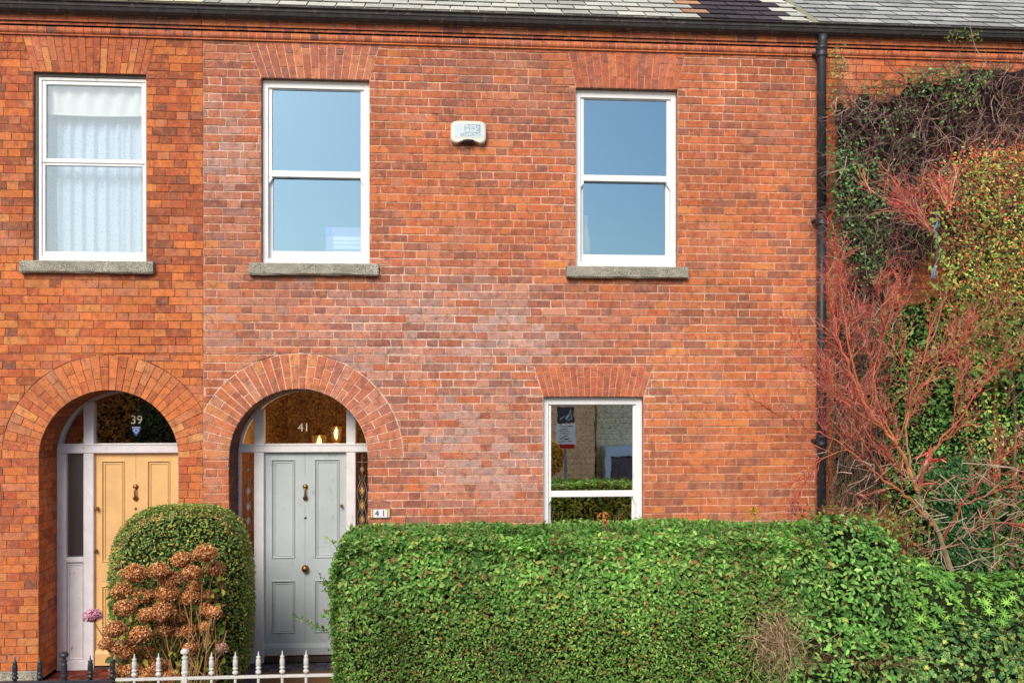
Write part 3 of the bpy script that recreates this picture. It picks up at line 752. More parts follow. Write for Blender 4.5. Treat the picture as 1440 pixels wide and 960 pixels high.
# leaded side lights
M['lead_glass'] = mat_glass('dark textured glass', .42, (.35, .2, .14), (.75, .5, .4), .25, .12, 45)
M['lead'] = mat_plain('lead came', (150, 140, 128), .4, .5, .2, metallic=.3)
M['bevel'] = mat_plain('bevelled clear glass piece', (226, 218, 200), .25, .8, .1, metallic=.3, bmp=0)
M['gold_glass'] = mat_plain('gold glass piece', (226, 176, 76), .25, .7, .4, 30, metallic=.2)
def sidelight(par, x0, x1, z0, z1, y, gold=False):
    g = pane(par, x0-.003, x1+.003, z0, z1, y, M['lead_glass'], 'sidelight'); cx = (x0+x1)/2; w = (x1-x0)
    mb = MB(); rows = [(.83, .018, .03, 0), (.62, .028, .075, 1), (.47, .03, .075, 0), (.33, .026, .08, 1)]
    zz = lambda f: z0+(z1-z0)*f
    bv = MB()
    for fz, hw, hh, k in rows:
        q = [(cx-hw, zz(fz)), (cx, zz(fz)+hh), (cx+hw, zz(fz)), (cx, zz(fz)-hh)]
        mb.tube([(a, y-.004, b) for a, b in q+[q[0]]], .0042, 5)
        s = .62
        bv.poly([(cx+(a-cx)*s, y-.005, zz(fz)+(b-zz(fz))*s) for a, b in q[::-1]])
    for sg in (-1, 1):
        mb.tube([(cx+sg*w*(.12+.26*abs(math.sin(t*2.2*PI))), y-.004, zz(.22+.55*t)) for t in np.linspace(0, 1, 26)], .0028, 5)
    mb.tube([(cx, y-.004, zz(0)), (cx, y-.004, zz(1))], .0022, 5)
    for fz in (.12, .24, .9): mb.tube([(x0, y-.004, zz(fz)), (x1, y-.004, zz(fz))], .0022, 5)
    obj('lead_came', mb, M['lead'], g); obj('bevelled_piece', bv, M['bevel'] if not gold else M['gold_glass'], g)
sidelight(f41, FX(338.5), FX(357), FZ(779), tz0, yf+.045)
sidelight(f41, FX(500), A41[0]+A41[2]-.03, FZ(779), tz0, yf+.045, True)
# --- door 39
DX = lambda u, y=yd: P(u, 700, y)[0]
DZ = lambda v, y=yd: P(190, v, y)[1]
dx0, dx1 = DX(131), DX(250); dz0, dz1 = DZ(934), DZ(637)
px = [(DX(143), DX(176)), (DX(207), DX(240))]
pn = [(a, b, DZ(790), DZ(647)) for a, b in px]+[(a, b, DZ(897), DZ(822)) for a, b in px]
d39 = four_panel_door(house39, dx0, dx1, dz0, dz1, yd, M['tandoor'], pn, DZ(918))
knocker(d39, DX(191), DZ(692), yd); knob(d39, DX(137.5), DZ(714), yd, .017, 'lock'); knob(d39, DX(136), DZ(773), yd, .014, 'keyhole')
mb = MB(); mb.lathe((DX(191), yd, DZ(715)), [(0, -.006), (.011, -.005), (.013, 0)], 12, 'y'); obj('spyhole', mb, M['black'], d39)
mb = MB(); mb.box(DX(191)-.0012, DX(191)+.0012, yd-.0012, yd+.01, DZ(682)+.06, dz1-.001, .0003); mb.box(DX(191)-.0012, DX(191)+.0012, yd-.0012, yd+.01, DZ(905), DZ(722), .0003)
obj('centre_groove', mb, mat_plain('groove tan', (150, 108, 60), .6), d39)
t0_, t1_ = DZ(637, yf), DZ(624, yf)
bars = [(A39[0]-A39[2]-.01, FX(93)), (FX(117), FX(131.5)), (FX(250), A39[0]+A39[2]+.01)]
f39 = door_frame(house39, A39, bars, M['frame39'], t0_, t1_, .0, None, yf)
fan_pane(f39, A39, A39[0]-A39[2], FX(117)+.002, t1_-.01, yf+.05, M['glass_fan'])
fan_pane(f39, A39, FX(131)-.002, A39[0]+A39[2], t1_-.01, yf+.0505, M['glass_fan'])
text_mesh('39', .115, 'house_number', M['numwhite'], (P(192, 0, yf+.045)[0], yf+.045, P(192, 590.5, yf+.045)[1]), f39, .0008)
pane(f39, FX(93)-.003, FX(117)+.003, DZ(782, yf), t0_, yf+.045, M['glass_obs'], 'sidelight')
base_panel(f39, FX(93), FX(117), .0, DZ(782, yf), yf+.03, M['frame39'])
mb = MB(); cx, cz = P(191.5, 606, yf+.046)
mb.cur = lin((70, 92, 160)); q = [(-.042, .045), (.042, .045), (.035, 0), (0, -.05), (-.035, 0)]
mb.poly([(cx+a, yf+.046, cz+b) for a, b in q[::-1]])
mb.cur = lin((176, 190, 226)); mb.poly([(cx+a*.7, yf+.0445, cz+.004+b*.62) for a, b in [(-.04, .03), (.04, .03), (.03, -.01), (0, -.045), (-.03, -.01)][::-1]])
mb.cur = lin((196, 206, 232)); mb.poly([(cx-.036, yf+.0445, cz+.032), (cx-.036, yf+.0445, cz+.041), (cx+.036, yf+.0445, cz+.041), (cx+.036, yf+.0445, cz+.032)])
mb.cur = lin((70, 92, 160)); mb.poly([(cx+.012*math.cos(a), yf+.0430, cz+.004+.012*math.sin(a)) for a in np.linspace(0, 2*PI, 12, endpoint=False)][::-1])
obj('sticker', mb, mat_attr('printed sticker', .5, .3, None, None, 0), f39)
# thresholds, porch tiles
mb = MB(); mb.box(A41[0]-A41[2]+.003, A41[0]+A41[2]-.003, .43, .52, .03, .082, .005); obj('threshold', mb, mat_plain('dark oiled threshold', (74, 60, 52), .6), house41)
mb = MB(); mb.box(A39[0]-A39[2]+.003, A39[0]+A39[2]-.003, .43, .52, -.01, .022, .005); obj('threshold', mb, mat_plain('dark oiled threshold 2', (70, 50, 42), .6), house39)
def porch(house, A, z, cols, nm):
    mb = MB(); x0, x1 = A[0]-A[2]+.004, A[0]+A[2]-.004; s = .106; y = -.38
    mb.box(x0-.1, x1+.1, -.42, -.002, z-.16, z-.008, .01, lin((110, 104, 96)))
    mb.box(x0, x1, -.002, .5, z-.16, z-.008, .001, lin((90, 80, 74)))
    i = 0
    while y < .42:
        x = x0; k = 0
        while x < x1-.01:
            mb.box(x+.0015, min(x+s, x1)-.0015, y+.0015, min(y+s, .43)-.0015, z-.01, z+random.uniform(-.0008, .0008), .0015, vary(.8, 1.15, lin(cols[(i+k) % len(cols)]))); x += s; k += 1
        y += s; i += 1
    obj('porch_floor', mb, M['slate'], house)
porch(house41, A41, .026, [(96, 92, 96), (80, 74, 78)], 41); porch(house39, A39, .004, [(128, 62, 50), (96, 48, 42)], 39)

# --- downpipe
dp = root('drainpipe', 'black cast iron drainpipe between the red wall and the creeper', 'drainpipe', (3.655, -.09, -.1))
PX = 3.665
mb = MB(); mb.tube([(PX, -.1, -.08), (PX, -.1, 3.1), (PX, -.1, 4.36)], .041, 18); mb.tube([(PX, -.1, 4.36), (PX, -.1, 5.93), (PX, -.125, 6.03), (PX, -.13, 6.085)], .043, 18)
obj('pipe', mb, M['black'], dp, smooth=True)
for z in (5.93, 4.32, 2.2):
    mb = MB(); mb.lathe((PX, -.1, z), [(.044, -.05), (.053, -.045), (.055, -.03), (.05, -.022), (.05, .022), (.057, .03), (.057, .05), (.044, .055)], 20)
    c = obj('collar', mb, M['black'], dp, smooth=True)
    mb = MB(); mb.box(PX-.066, PX+.066, -.07, -.001, z-.014, z+.014, .004); obj('bracket', mb, M['black'], dp)
# --- alarm box
ax, az = P(658.5, 188.5)
al = root('alarm_box', 'white alarm box with faded blue lettering high between the two sash windows', 'alarm box', (ax, 0, az))
mb = MB(); w2, h2 = .168, .108
def sup(w, h, n=40, e=5.):
    o = []
    for i in range(n):
        a = 2*PI*i/n; c, s = math.cos(a), math.sin(a)
        o.append((w*math.copysign(abs(c)**(2/e), c), h*math.copysign(abs(s)**(2/e), s)))
    return o
rings = [(1., .0), (1., -.045), (.97, -.06), (.9, -.068)]
base = sup(w2, h2)
def cut(x, z):                        # curved notch for the strobe at the bottom
    lim = -h2+.034*max(0, 1-(x/.11)**2); return x, max(z, lim)
vs = []
for s, y in rings: vs += [(ax+a*s, y, az+b*s) for a, b in [cut(*q) for q in base]]
n = len(base); fs = [(k*n+i, k*n+(i+1) % n, (k+1)*n+(i+1) % n, (k+1)*n+i) for k in range(3) for i in range(n)]+[tuple(range(3*n, 4*n))]
mb.add(vs, fs); obj('case', mb, M['boxwhite'], al)
mb = MB(); mb.lathe((ax, -.03, az-h2+.034), [(0, -.03), (.045, -.028), (.06, -.016), (.064, 0)], 20); obj('strobe', mb, mat_plain('smoked strobe lens', (60, 56, 56), .3), al)
mb = MB(); mb.poly([(ax-.135, -.0695, az-.05), (ax+.14, -.0695, az-.05), (ax+.14, -.0695, az+.075), (ax-.135, -.0695, az+.075)]); obj('face_panel', mb, M['boxpanel'], al)
mb = MB()
mb.box(ax+.1, ax+.112, -.0715, -.0690, az-.002, az+.07, .0003); mb.box(ax-.02, ax+.112, -.0716, -.0691, az+.066, az+.071, .0003)
mb.box(ax-.04, ax+.112, -.0716, -.0691, az-.005, az, .0003)
obj('logo_bracket', mb, M['blueline'], al)
text_mesh('H=S', .075, 'logo', M['blueline'], (ax+.03, -.0705, az+.034), al, .0008, sx=1.1)
text_mesh('SECURITY', .036, 'lettering', M['blueline'], (ax+.02, -.0705, az-.028), al, .0008, sx=1.25)
# --- number plaque
qx, qz = P(535, 721)
pq = root('number_plaque', 'small white tile plaque reading 41 on the brick beside the grey door', 'house number', (qx, 0, qz))
mb = MB(); mb.box(qx-.096, qx+.096, -.016, .001, qz-.052, qz+.052, .006); obj('backing', mb, mat_plain('terracotta backing', (168, 112, 86), .7), pq)
mb = MB(); mb.box(qx-.064, qx+.064, -.024, -.014, qz-.04, qz+.036, .002); obj('tile', mb, mat_plain('glazed white tile', (238, 238, 240), .2, .5, .02), pq)
mb = MB(); mb.cur = lin((206, 170, 92))
for s in (-1, 1):
    mb.box(qx+s*.067, qx+s*.091, -.022, -.014, qz-.04, qz+.038, .002)
    for k in range(4): mb.lathe((qx+s*.079, -.022, qz-.03+.02*k), [(0, -.005), (.006, -.003), (.008, .0)], 8, 'y', lin((236, 214, 150)))
obj('border', mb, mat_attr('painted border tile', .4, .4, (200, .6, 1.3), None, 0), pq)
text_mesh('4 1', .078, 'numerals', mat_plain('navy numeral', (28, 38, 60), .4), (qx, -.0265, qz-.001), pq, .001)

# --- door mats
def coir(name, x0, x1, y0, y1, z, c, label):
    mb = MB(); mb.box(x0, x1, y0, y1, z, z+.016, .005)
    tag(obj(name, mb, mat_plain(name+' coir', c, .95, .05, .35, 60, bmp=1, bscale=200)), label, 'door mat')
coir('door_mat', -1.66, -.86, -.28, .1, .0265, (128, 100, 66), 'brown coir mat on the step before the grey door')

# --- curtains, lanterns and ornaments in the rooms
def lace():
    m, nt, p, o = newmat('net lace'); pos = geo(nt)
    v = N(nt, 'ShaderNodeTexVoronoi'); v.inputs['Scale'].default_value = 60; nt.links.new(pos, v.inputs['Vector'])
    w = N(nt, 'ShaderNodeTexWave', wave_type='BANDS', bands_direction='DIAGONAL'); w.inputs['Scale'].default_value = 14; w.inputs['Distortion'].default_value = 6; nt.links.new(pos, w.inputs['Vector'])
    mm = mul(nt, v.outputs['Distance'], w.outputs[0], .6, 'ADD')
    c = ramp(nt, mm, [(.25, lin((160, 186, 206))), (.6, lin((222, 234, 242)))])
    nt.links.new(c.outputs[0], p.inputs['Base Color']); p.inputs['Roughness'].default_value = .9
    e = N(nt, 'ShaderNodeBsdfTranslucent'); nt.links.new(c.outputs[0], e.inputs[0])
    mx = N(nt, 'ShaderNodeMixShader'); mx.inputs[0].default_value = .3; nt.links.new(p.outputs[0], mx.inputs[1]); nt.links.new(e.outputs[0], mx.inputs[2]); nt.links.new(mx.outputs[0], o.inputs[0])
    return m
mb = MB(); n = 320; xs = np.linspace(WL[0]-.05, WL[1]+.05, n)
ph = rng.uniform(0, 6, 6)
fold = lambda x: .235+.017*math.sin(x*58+ph[0]+.9*math.sin(x*9))+.008*math.sin(x*117+ph[1])
vs = []
for z in (3.8, 4.4, 5.0, 5.62):
    vs += [(x, fold(x+.01*math.sin(z*3)), z) for x in xs]
mb.add(vs, [(k*n+i, k*n+i+1, (k+1)*n+i+1, (k+1)*n+i) for k in range(3) for i in range(n-1)])
tag(obj('net_curtain', mb, lace(), smooth=True), 'white lace net curtain hanging in the left upstairs window', 'curtain')
mb = MB(); n = 90; xs = np.linspace(WL[0]+.04, WL[1]-.02, n); vs = []
zt, zb_ = 5.58, P(130, 162, .15)[1]
for k in range(6):
    t = k/5
    for x in xs: vs.append((x, .14+.014*math.sin(x*55+7*math.sin(x*3)+t*9*(x+3.2))*(.2+.8*math.sin(PI*t)), zt+(zb_-zt)*t-.012*math.sin((x-WL[0])*PI)*t))
mb.add(vs, [(k*n+i, k*n+i+1, (k+1)*n+i+1, (k+1)*n+i) for k in range(5) for i in range(n-1)])
mb.tube([(x, .137, zb_-.012*math.sin((x-WL[0])*PI)) for x in xs[::6]], .008, 6)
tag(obj('window_valance', mb, mat_plain('cream fabric', (216, 212, 198), .9, .1, .06, 8, bmp=0), smooth=True), 'cream gathered fabric valance above the net curtain', 'valance')
# lanterns
M['bulb'] = mat_emit('lit bulb', (1, .8, .45), 10)
def amber_glass():
    m, nt, p, o = newmat('glowing amber lantern glass'); nt.nodes.remove(p)
    e = N(nt, 'ShaderNodeEmission'); e.inputs[0].default_value = (1, .5, .14, 1); e.inputs[1].default_value = .9
    t = N(nt, 'ShaderNodeBsdfTransparent'); t.inputs[0].default_value = (1, .85, .6, 1); mx = N(nt, 'ShaderNodeMixShader'); mx.inputs[0].default_value = .72
    nt.links.new(e.outputs[0], mx.inputs[1]); nt.links.new(t.outputs[0], mx.inputs[2]); nt.links.new(mx.outputs[0], o.inputs[0]); return m
M['amberglass'] = amber_glass()
def lantern(u, v, y, w, h, label):
    cx, cz = P(u, v, y); r = root('hall_lantern', label, 'lantern', (cx, y, cz), 'lit lanterns seen through the fanlight')
    mb = MB()
    for k in range(6):
        a0 = 2*PI*k/6
        mb.tube([(cx+w*.62*math.cos(a0), y+w*.62*math.sin(a0), cz-h*.5), (cx+w*math.cos(a0), y+w*math.sin(a0), cz+h*.38)], .006, 5)
    for rr, zz in ((w, cz+h*.38), (w*.62, cz-h*.5)): mb.tube([(cx+rr*math.cos(a), y+rr*math.sin(a), zz) for a in np.linspace(0, 2*PI, 13)], .007, 5)
    mb.lathe((cx, y, cz+h*.38), [(w*1.05, 0), (w*.6, h*.12), (w*.2, h*.2), (w*.12, h*.3), (w*.2, h*.34), (0, h*.42)], 12)
    mb.lathe((cx, y, cz-h*.5), [(0, -h*.12), (w*.25, -h*.05), (w*.6, 0)], 12)
    obj('cage', mb, M['brass'], r)
    mb = MB(); mb.tube([(cx, y, cz+h*.78), (cx, y, 3.18)], .006, 6); obj('chain', mb, M['brass'], r)
    mb = MB()
    for k in range(6):
        a0, a1 = 2*PI*k/6, 2*PI*(k+1)/6
        e_ = .5 if k in (4, 5) else .6
        mb.poly([(cx+w*.6*math.cos(a0), y+w*.6*math.sin(a0), cz-h*.48), (cx+w*.6*math.cos(a1), y+w*.6*math.sin(a1), cz-h*.48), (cx+w*.97*math.cos(a1), y+w*.97*math.sin(a1), cz+h*.37), (cx+w*.97*math.cos(a0), y+w*.97*math.sin(a0), cz+h*.37)])
    obj('glass', mb, M['amberglass'], r)
    mb = MB(); mb.lathe((cx, y, cz-h*.2), [(0, -.03), (.016, -.01), (.028, .03), (.02, .07), (0, .11)], 10); obj('bulb', mb, M['bulb'], r, smooth=True)
    pl = bpy.data.lights.new('lantern_light', 'POINT'); pl.energy = 15; pl.color = (1, .66, .36); pl.shadow_soft_size = .05
    po = bpy.data.objects.new('lantern_light', pl); C.objects.link(po); po.parent = r; po.location = (0, -.1, h*.2-.35)
lantern(449, 621, 1.5, .085, .2, 'lit amber lantern low behind the fanlight, half hidden by the door transom')
lantern(473, 609, 1.3, .062, .2, 'smaller lit brass lantern hanging right of the number on the fanlight')

# silver bird ornament and a framed picture behind the lower window
bx, bz = P(881, 690, .3)
orn = root('bird_ornament', 'polished silver bird ornament standing inside the downstairs window', 'ornament', (bx, .3, 1.2))
mb = MB(); sc = lambda u, v: P3(u, v, .3)
mb.tube([sc(885, 738), sc(885, 720), sc(884, 706), sc(880, 697), sc(881, 688), sc(885, 681), sc(881, 674.5), sc(877, 676)], [.03, .034, .04, .034, .018, .022, .02, .008], 12)
mb.tube([sc(878, 676.5), sc(873, 677.5)], [.012, .002], 8); obj('body', mb, M['silver'], orn, smooth=True)
mb = MB(); mb.tube([sc(880, 675), sc(884, 671.5), sc(889, 678)], [.006, .009, .002], 6)
for k in range(5): mb.tube([P3(872+k*1.5, 701+3*k, .27), P3(880+k, 706+2*k, .25), P3(888, 700+3*k, .27)], .004, 5)
obj('feathers', mb, M['silver'], orn)
def qbox(mb, u0, u1, v0, v1, y0, y1, b=.003):
    xa_, za_ = P(u0, v1, y0); xb_, zb_ = P(u1, v0, y0); mb.box(xa_, xb_, y0, y1, za_, zb_, b)
sb = root('storage_boxes', 'lilac board and white slatted box standing inside the sash window nearest the white alarm box', 'box', P3(490, 352, .3))
mb = MB()
for k in range(3): qbox(mb, 468.5+k*.3, 509, 334+5.6*k, 338.6+5.6*k+(1 if k == 2 else 0), .26+.002*k, .34)
qbox(mb, 469, 509, 333, 353, .275, .33); obj('slats', mb, mat_plain('white slatted wood', (250, 252, 252), .6), sb)
mb = MB(); qbox(mb, 458, 509, 320, 353, .345, .36); obj('board', mb, mat_plain('lilac board', (176, 164, 206), .7), sb)
mb = MB(); qbox(mb, 457, 465.5, 319.5, 331, .335, .343); obj('blue_tag', mb, mat_plain('blue tag', (90, 140, 240), .6), sb)
vx, vz = P(823, 354, .3); vs_ = root('vase', 'tall straw coloured bottle vase at the left corner of the right upstairs window', 'vase', (vx, .3, vz))
mb = MB(); kk = (D+.3)/F
mb.lathe((vx, .3, vz-.04), [(0, 0), (8*kk, .0), (7.5*kk, 14*kk), (5.6*kk, 30*kk), (3.4*kk, 42*kk), (3*kk, 50*kk), (3.4*kk, 51*kk), (3.4*kk, 56*kk), (2*kk, 57*kk)], 18); obj('body', mb, mat_plain('straw glaze', (240, 206, 128), .4), vs_, smooth=True)
a, b = P(875, 738, .35); a2, b2 = P(879, 711, .35)
mb = MB(); mb.box(a, a2, .33, .37, 1.14, b2, .003); tag(obj('book', mb, mat_plain('orange cloth', (206, 112, 48), .8)), 'narrow orange book upright behind the downstairs window', 'book')
mb = MB(); mb.box(.2, 2.8, .25, .6, 1.08, 1.135, .004); tag(obj('interior_ledge', mb, M['wood']), 'timber ledge inside the downstairs window', 'ledge')

# ------------------------------------------------------------------ ground
def ground(name, x0, x1, y0, y1, z, mat):
    mb = MB(); mb.poly([(x0, y0, z), (x1, y0, z), (x1, y1, z), (x0, y1, z)]); return obj(name, mb, mat, None, 'structure')
M['asphalt'] = mat_plain('asphalt', (78, 78, 80), .9, .2, .2, 3, bmp=.6, bscale=120)
M['paving'] = mat_plain('concrete paving', (132, 128, 122), .9, .2, .15, 5, bmp=.4)
M['gravel'] = mat_plain('dark slate gravel', (84, 82, 84), .95, .2, .5, 90, bmp=1., bscale=120)
ground('ground', -400, 400, -400, 400, -.42, mat_plain('verge', (86, 92, 62), .95, .1, .3, 3))
mb = MB(); mb.box(-60, 60, -2.4, 7.4, -.4, -.134, .01); g = obj('front_garden', mb, M['gravel'], None, 'structure')
mb = MB(); mb.box(-60, 60, -4.9, -2.4, -.4, -.18, .02); obj('pavement', mb, M['paving'], None, 'structure')
mb = MB(); mb.box(-60, 60, -15.6, -13.2, -.4, -.18, .02); obj('far_pavement', mb, M['paving'], None, 'structure')
ground('road', -60, 60, -13.2, -4.9, -.3, M['asphalt'])
# garden path of tiles to the grey door, and raised ground under the porches
mb = MB()
for i in range(14):
    for k in range(8):
        mb.box(-1.72+k*.11+.002, -1.72+(k+1)*.11-.002, -1.95+i*.107+.002, -1.95+(i+1)*.107-.002, -.136, -.118+random.uniform(0, .001), .002, vary(.8, 1.15, lin([(100, 98, 100), (70, 66, 70)][(i+k) % 2])))
obj('path', mb, M['slate'], None, 'structure')

# ------------------------------------------------------------------ railings
PRS = [(.0, 0), (.013, .0), (.013, .012), (.021, .016), (.021, .03), (.013, .036), (.013, .042), (.019, .046), (.019, .058), (.012, .062), (.0185, .07), (.0175, .11), (.0125, .122), (.0155, .127), (.0155, .134), (.006, .14), (.003, .168), (0, .172)]
PST = [(0, 0), (.02, 0), (.021, .02), (.026, .024), (.026, .036), (.02, .042), (.02, .05), (.0225, .056), (.0205, .11), (.015, .125), (.022, .13), (.022, .14), (.013, .146), (.012, .158), (.03, .168), (.0315, .178), (.026, .19), (.014, .199), (0, .202)]
def railing(us, posts, zr, ends, mat, label, y=-2.1):
    x0, x1 = P(ends[0], 940, y)[0], P(ends[1], 940, y)[0]
    r = root('railing', label, 'railing', ((x0+x1)/2, y, -.15))
    mb = MB(); mb.box(x0, x1, y-.014, y+.014, zr-.02, zr, .003); mb.box(x0, x1, y-.014, y+.014, .13, .15, .003); obj('rail', mb, mat, r)
    mb = MB(); x = x0
    while x < x1-.01:
        e = min(x+.9, x1); mb.box(x, e-.004, y-.11, y+.11, -.2, .06, .012); x = e
    obj('plinth', mb, M['granite'], r)
    first = None
    for u in us:
        xx = P(u, 940, y)[0]
        if first is None:
            mb = MB(); mb.lathe((0, 0, 0), [(.0105, .06-zr), (.0105, -.02), (.0105, .001)], 10); mb.lathe((0, 0, 0), PRS, 12)
            first = obj('baluster', mb, mat, r, smooth=True); o = first
        else: o = first.copy(); C.objects.link(o); o.parent = r
        L = ROOTLOC[r.name]; o.location = (xx-L[0], y-L[1], zr-L[2])
    for u in posts:
        xx = P(u, 940, y)[0]; mb = MB(); mb.box(-.02, .02, -.02, .02, .06-zr, .001, .004); mb.lathe((0, 0, 0), PST, 16)
        o = obj('post', mb, mat, r); L = ROOTLOC[r.name]; o.location = (xx-L[0], y-L[1], zr-L[2])
wr = [297.5, 331, 363.5, 397, 430.5]
more_w = []
railing([189, 223]+wr+more_w, [260], P(300, 950, -2.1)[1], (163, 470), M['iron_white'], 'white painted iron railing with pointed finials running into the hedge')
railing([21, 56, 127, 158]+[-14-35*k for k in range(0, 9)], [90], P(80, 956, -2.1)[1], (-330, 161), M['black'], 'black iron railing with pointed finials at the left edge')

# ------------------------------------------------------------------ foliage
def unit(v): return v/(np.linalg.norm(v, axis=1, keepdims=True)+1e-9)
def leaf_arrays(pos, nrm, L, W, col, jit=.55, down=.25, fold=.35):
    n = len(pos)
    nn = unit(nrm+rng.normal(0, jit, (n, 3)))
    t = rng.normal(0, 1, (n, 3)); t[:, 2] -= down; t = t-nn*np.sum(t*nn, 1, keepdims=True); t = unit(t)
    b = np.cross(nn, t); L = L.reshape(-1, 1); W = W.reshape(-1, 1)
    v0 = pos; up = nn*W*fold*.5
    v1 = pos+t*L*.3+b*W*.48+up; v2 = pos+t*L*.72+b*W*.36+up*.8; v3 = pos+t*L-nn*W*.15
    v4 = pos+t*L*.72-b*W*.36+up*.8; v5 = pos+t*L*.3-b*W*.48+up
    V = np.stack([v0, v1, v2, v3, v4, v5], 1).reshape(-1, 3)
    base = np.arange(n)[:, None]*6
    Fq = np.concatenate([base+np.array([[0, 1, 2, 3]]), base+np.array([[0, 3, 4, 5]])], 1).reshape(-1, 4)
    cc = np.repeat(col, 2, 0); cc[1::2] *= .92
    return V, Fq, cc
def npal(n, pal, w, jit=.18):
    w = np.array(w, float); w /= w.sum(); idx = rng.choice(len(pal), n, p=w)
    c = np.array([lin(p) for p in pal])[idx]
    return c*(1+rng.uniform(-jit, jit, (n, 1)))
def fld(p, s, k=0):
    r = np.random.default_rng(100+k); out = 0
    for i in range(5):
        d = r.normal(0, 1, 3); d /= np.linalg.norm(d); out = out+np.sin((p@d)*s*r.uniform(.6, 1.8)+r.uniform(0, 6))
    return out/5
def box_samples(x0, x1, y0, y1, z0, z1, dens, faces='ftlrb'):
    P_, Nn = [], []
    def add(n, fx, nx):
        q = np.stack(fx(n), 1); P_.append(q); Nn.append(np.tile(np.array(nx, float), (n, 1)))
    u = lambda a, b, n: rng.uniform(a, b, n)
    if 'f' in faces: add(int(dens*(x1-x0)*(z1-z0)), lambda n: (u(x0, x1, n), np.full(n, y0), u(z0, z1, n)), (0, -1, .15))
    if 'b' in faces: add(int(.4*dens*(x1-x0)*(z1-z0)), lambda n: (u(x0, x1, n), np.full(n, y1), u(z0, z1, n)), (0, 1, .15))
    if 't' in faces: add(int(dens*(x1-x0)*(y1-y0)), lambda n: (u(x0, x1, n), u(y0, y1, n), np.full(n, z1)), (0, 0, 1))
    if 'l' in faces: add(int(dens*(y1-y0)*(z1-z0)), lambda n: (np.full(n, x0), u(y0, y1, n), u(z0, z1, n)), (-1, 0, .15))
    if 'r' in faces: add(int(dens*(y1-y0)*(z1-z0)), lambda n: (np.full(n, x1), u(y0, y1, n), u(z0, z1, n)), (1, 0, .15))
    return np.concatenate(P_), np.concatenate(Nn)
def blob_core(name, par, c, r, mat, e=2.6, zmin=None, seed=0):
    mb = MB(); nu, nv = 28, 16; vs = []
    for i in range(nv+1):
        ph = -PI/2+PI*i/nv
        for k in range(nu):
            th = 2*PI*k/nu
            f = lambda v: math.copysign(abs(v)**(2/e), v)
            x, y, z = f(math.cos(ph))*f(math.cos(th)), f(math.cos(ph))*f(math.sin(th)), f(math.sin(ph))
            j = 1+.06*math.sin(5*th+3*ph+seed)
            vs.append((c[0]+r[0]*x*j, c[1]+r[1]*y*j, max(c[2]+r[2]*z*j, zmin if zmin is not None else -9)))
    mb.add(vs, [(i*nu+k, i*nu+(k+1) % nu, (i+1)*nu+(k+1) % nu, (i+1)*nu+k) for i in range(nv) for k in range(nu)])
    return obj(name, mb, mat, par, smooth=True)
def blob_samples(c, r, n, e=2.6, up=None):
    d = unit(rng.normal(0, 1, (n, 3))); 
    s = (np.abs(d[:, 0])**e+np.abs(d[:, 1])**e+np.abs(d[:, 2])**e)**(-1/e)
    p = d*s[:, None]; nn = unit(np.sign(p)*np.abs(p)**(e-1)/np.array(r))
    return np.array(c)+p*np.array(r), nn
def twigs(mb, pts, nrm, L, r, cols, bend=.3, spread=.6):
    for i in range(len(pts)):
        d = nrm[i]+rng.normal(0, spread, 3); d /= np.linalg.norm(d); q = pts[i]; k = rng.normal(0, bend, 3)
        l = L*rng.uniform(.5, 1.3)
        mb.tube([q, q+d*l*.5, q+d*l+k*l*.4], [r, r*.8, r*.4], 3, tuple(np.array(lin(random.choice(cols)))*rng.uniform(.7, 1.2)), cap=False)

# --- clipped privet hedge
HX0, HX1, HY0, HY1, HT = P(466, 850, -2.12)[0], P(1160, 800, -2.1)[0], -2.14, -1.42, 1.60
hedge = root('hedge', 'long clipped green privet hedge with a flat top below the downstairs window', 'hedge', (1.2, -1.8, -.15))
mb = MB(); mb.box(HX0+.1, HX1, HY0+.085, HY1-.08, -.15, HT-.085, .08); obj('branch_mass', mb, M['core'], hedge)
p, nn = box_samples(HX0, HX1, HY0, HY1, .2, HT, 7600)
n = len(p)
# rounded arrises, swelling and hollows
dz = HT-p[:, 2]; df = p[:, 1]-HY0
isf = nn[:, 1] < -.5; ist = nn[:, 2] > .5; isl = nn[:, 0] < -.5
p[isf, 1] += .11*np.exp(-dz[isf]/.09); p[ist, 2] -= .05*np.exp(-df[ist]/.1)+.02*np.exp(-(HY1-p[ist, 1])/.08)
dl = p[:, 0]-HX0
p[isf, 1] += .10*np.exp(-dl[isf]/.08); p[ist, 2] -= .06*np.exp(-dl[ist]/.1)
p[:, 0] += np.where(dl < .3, .09*np.clip((p[:, 2]-1.05)/.5, 0, 1)**2, 0)
bulge = .06*fld(p, 3.2, 1)+.032*fld(p, 9, 2)
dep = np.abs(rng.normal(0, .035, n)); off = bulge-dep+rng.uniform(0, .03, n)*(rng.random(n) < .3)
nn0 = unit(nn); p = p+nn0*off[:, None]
big = np.clip((p[:, 2]-.85)/.55, 0, 1)
sz = (.0235+.017*big)*rng.uniform(.7, 1.3, n)
c = npal(n, [(114, 164, 72), (144, 190, 94), (90, 136, 64), (174, 208, 116), (184, 178, 92), (168, 120, 80)], [4, 3.2, 2.4, 1.6, .7, .7])
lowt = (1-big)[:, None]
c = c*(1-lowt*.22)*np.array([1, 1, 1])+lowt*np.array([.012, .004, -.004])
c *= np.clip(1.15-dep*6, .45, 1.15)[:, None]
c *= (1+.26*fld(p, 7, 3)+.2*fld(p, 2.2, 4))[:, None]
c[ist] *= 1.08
c = np.clip(c, .004, 1)
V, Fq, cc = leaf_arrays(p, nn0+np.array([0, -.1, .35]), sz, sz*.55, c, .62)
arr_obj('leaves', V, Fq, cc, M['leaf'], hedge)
mb = MB(); q, qn = box_samples(HX0+.05, HX1, HY0+.02, HY1, .5, HT-.02, 150, 'ft'); q += rng.normal(0, .02, q.shape)
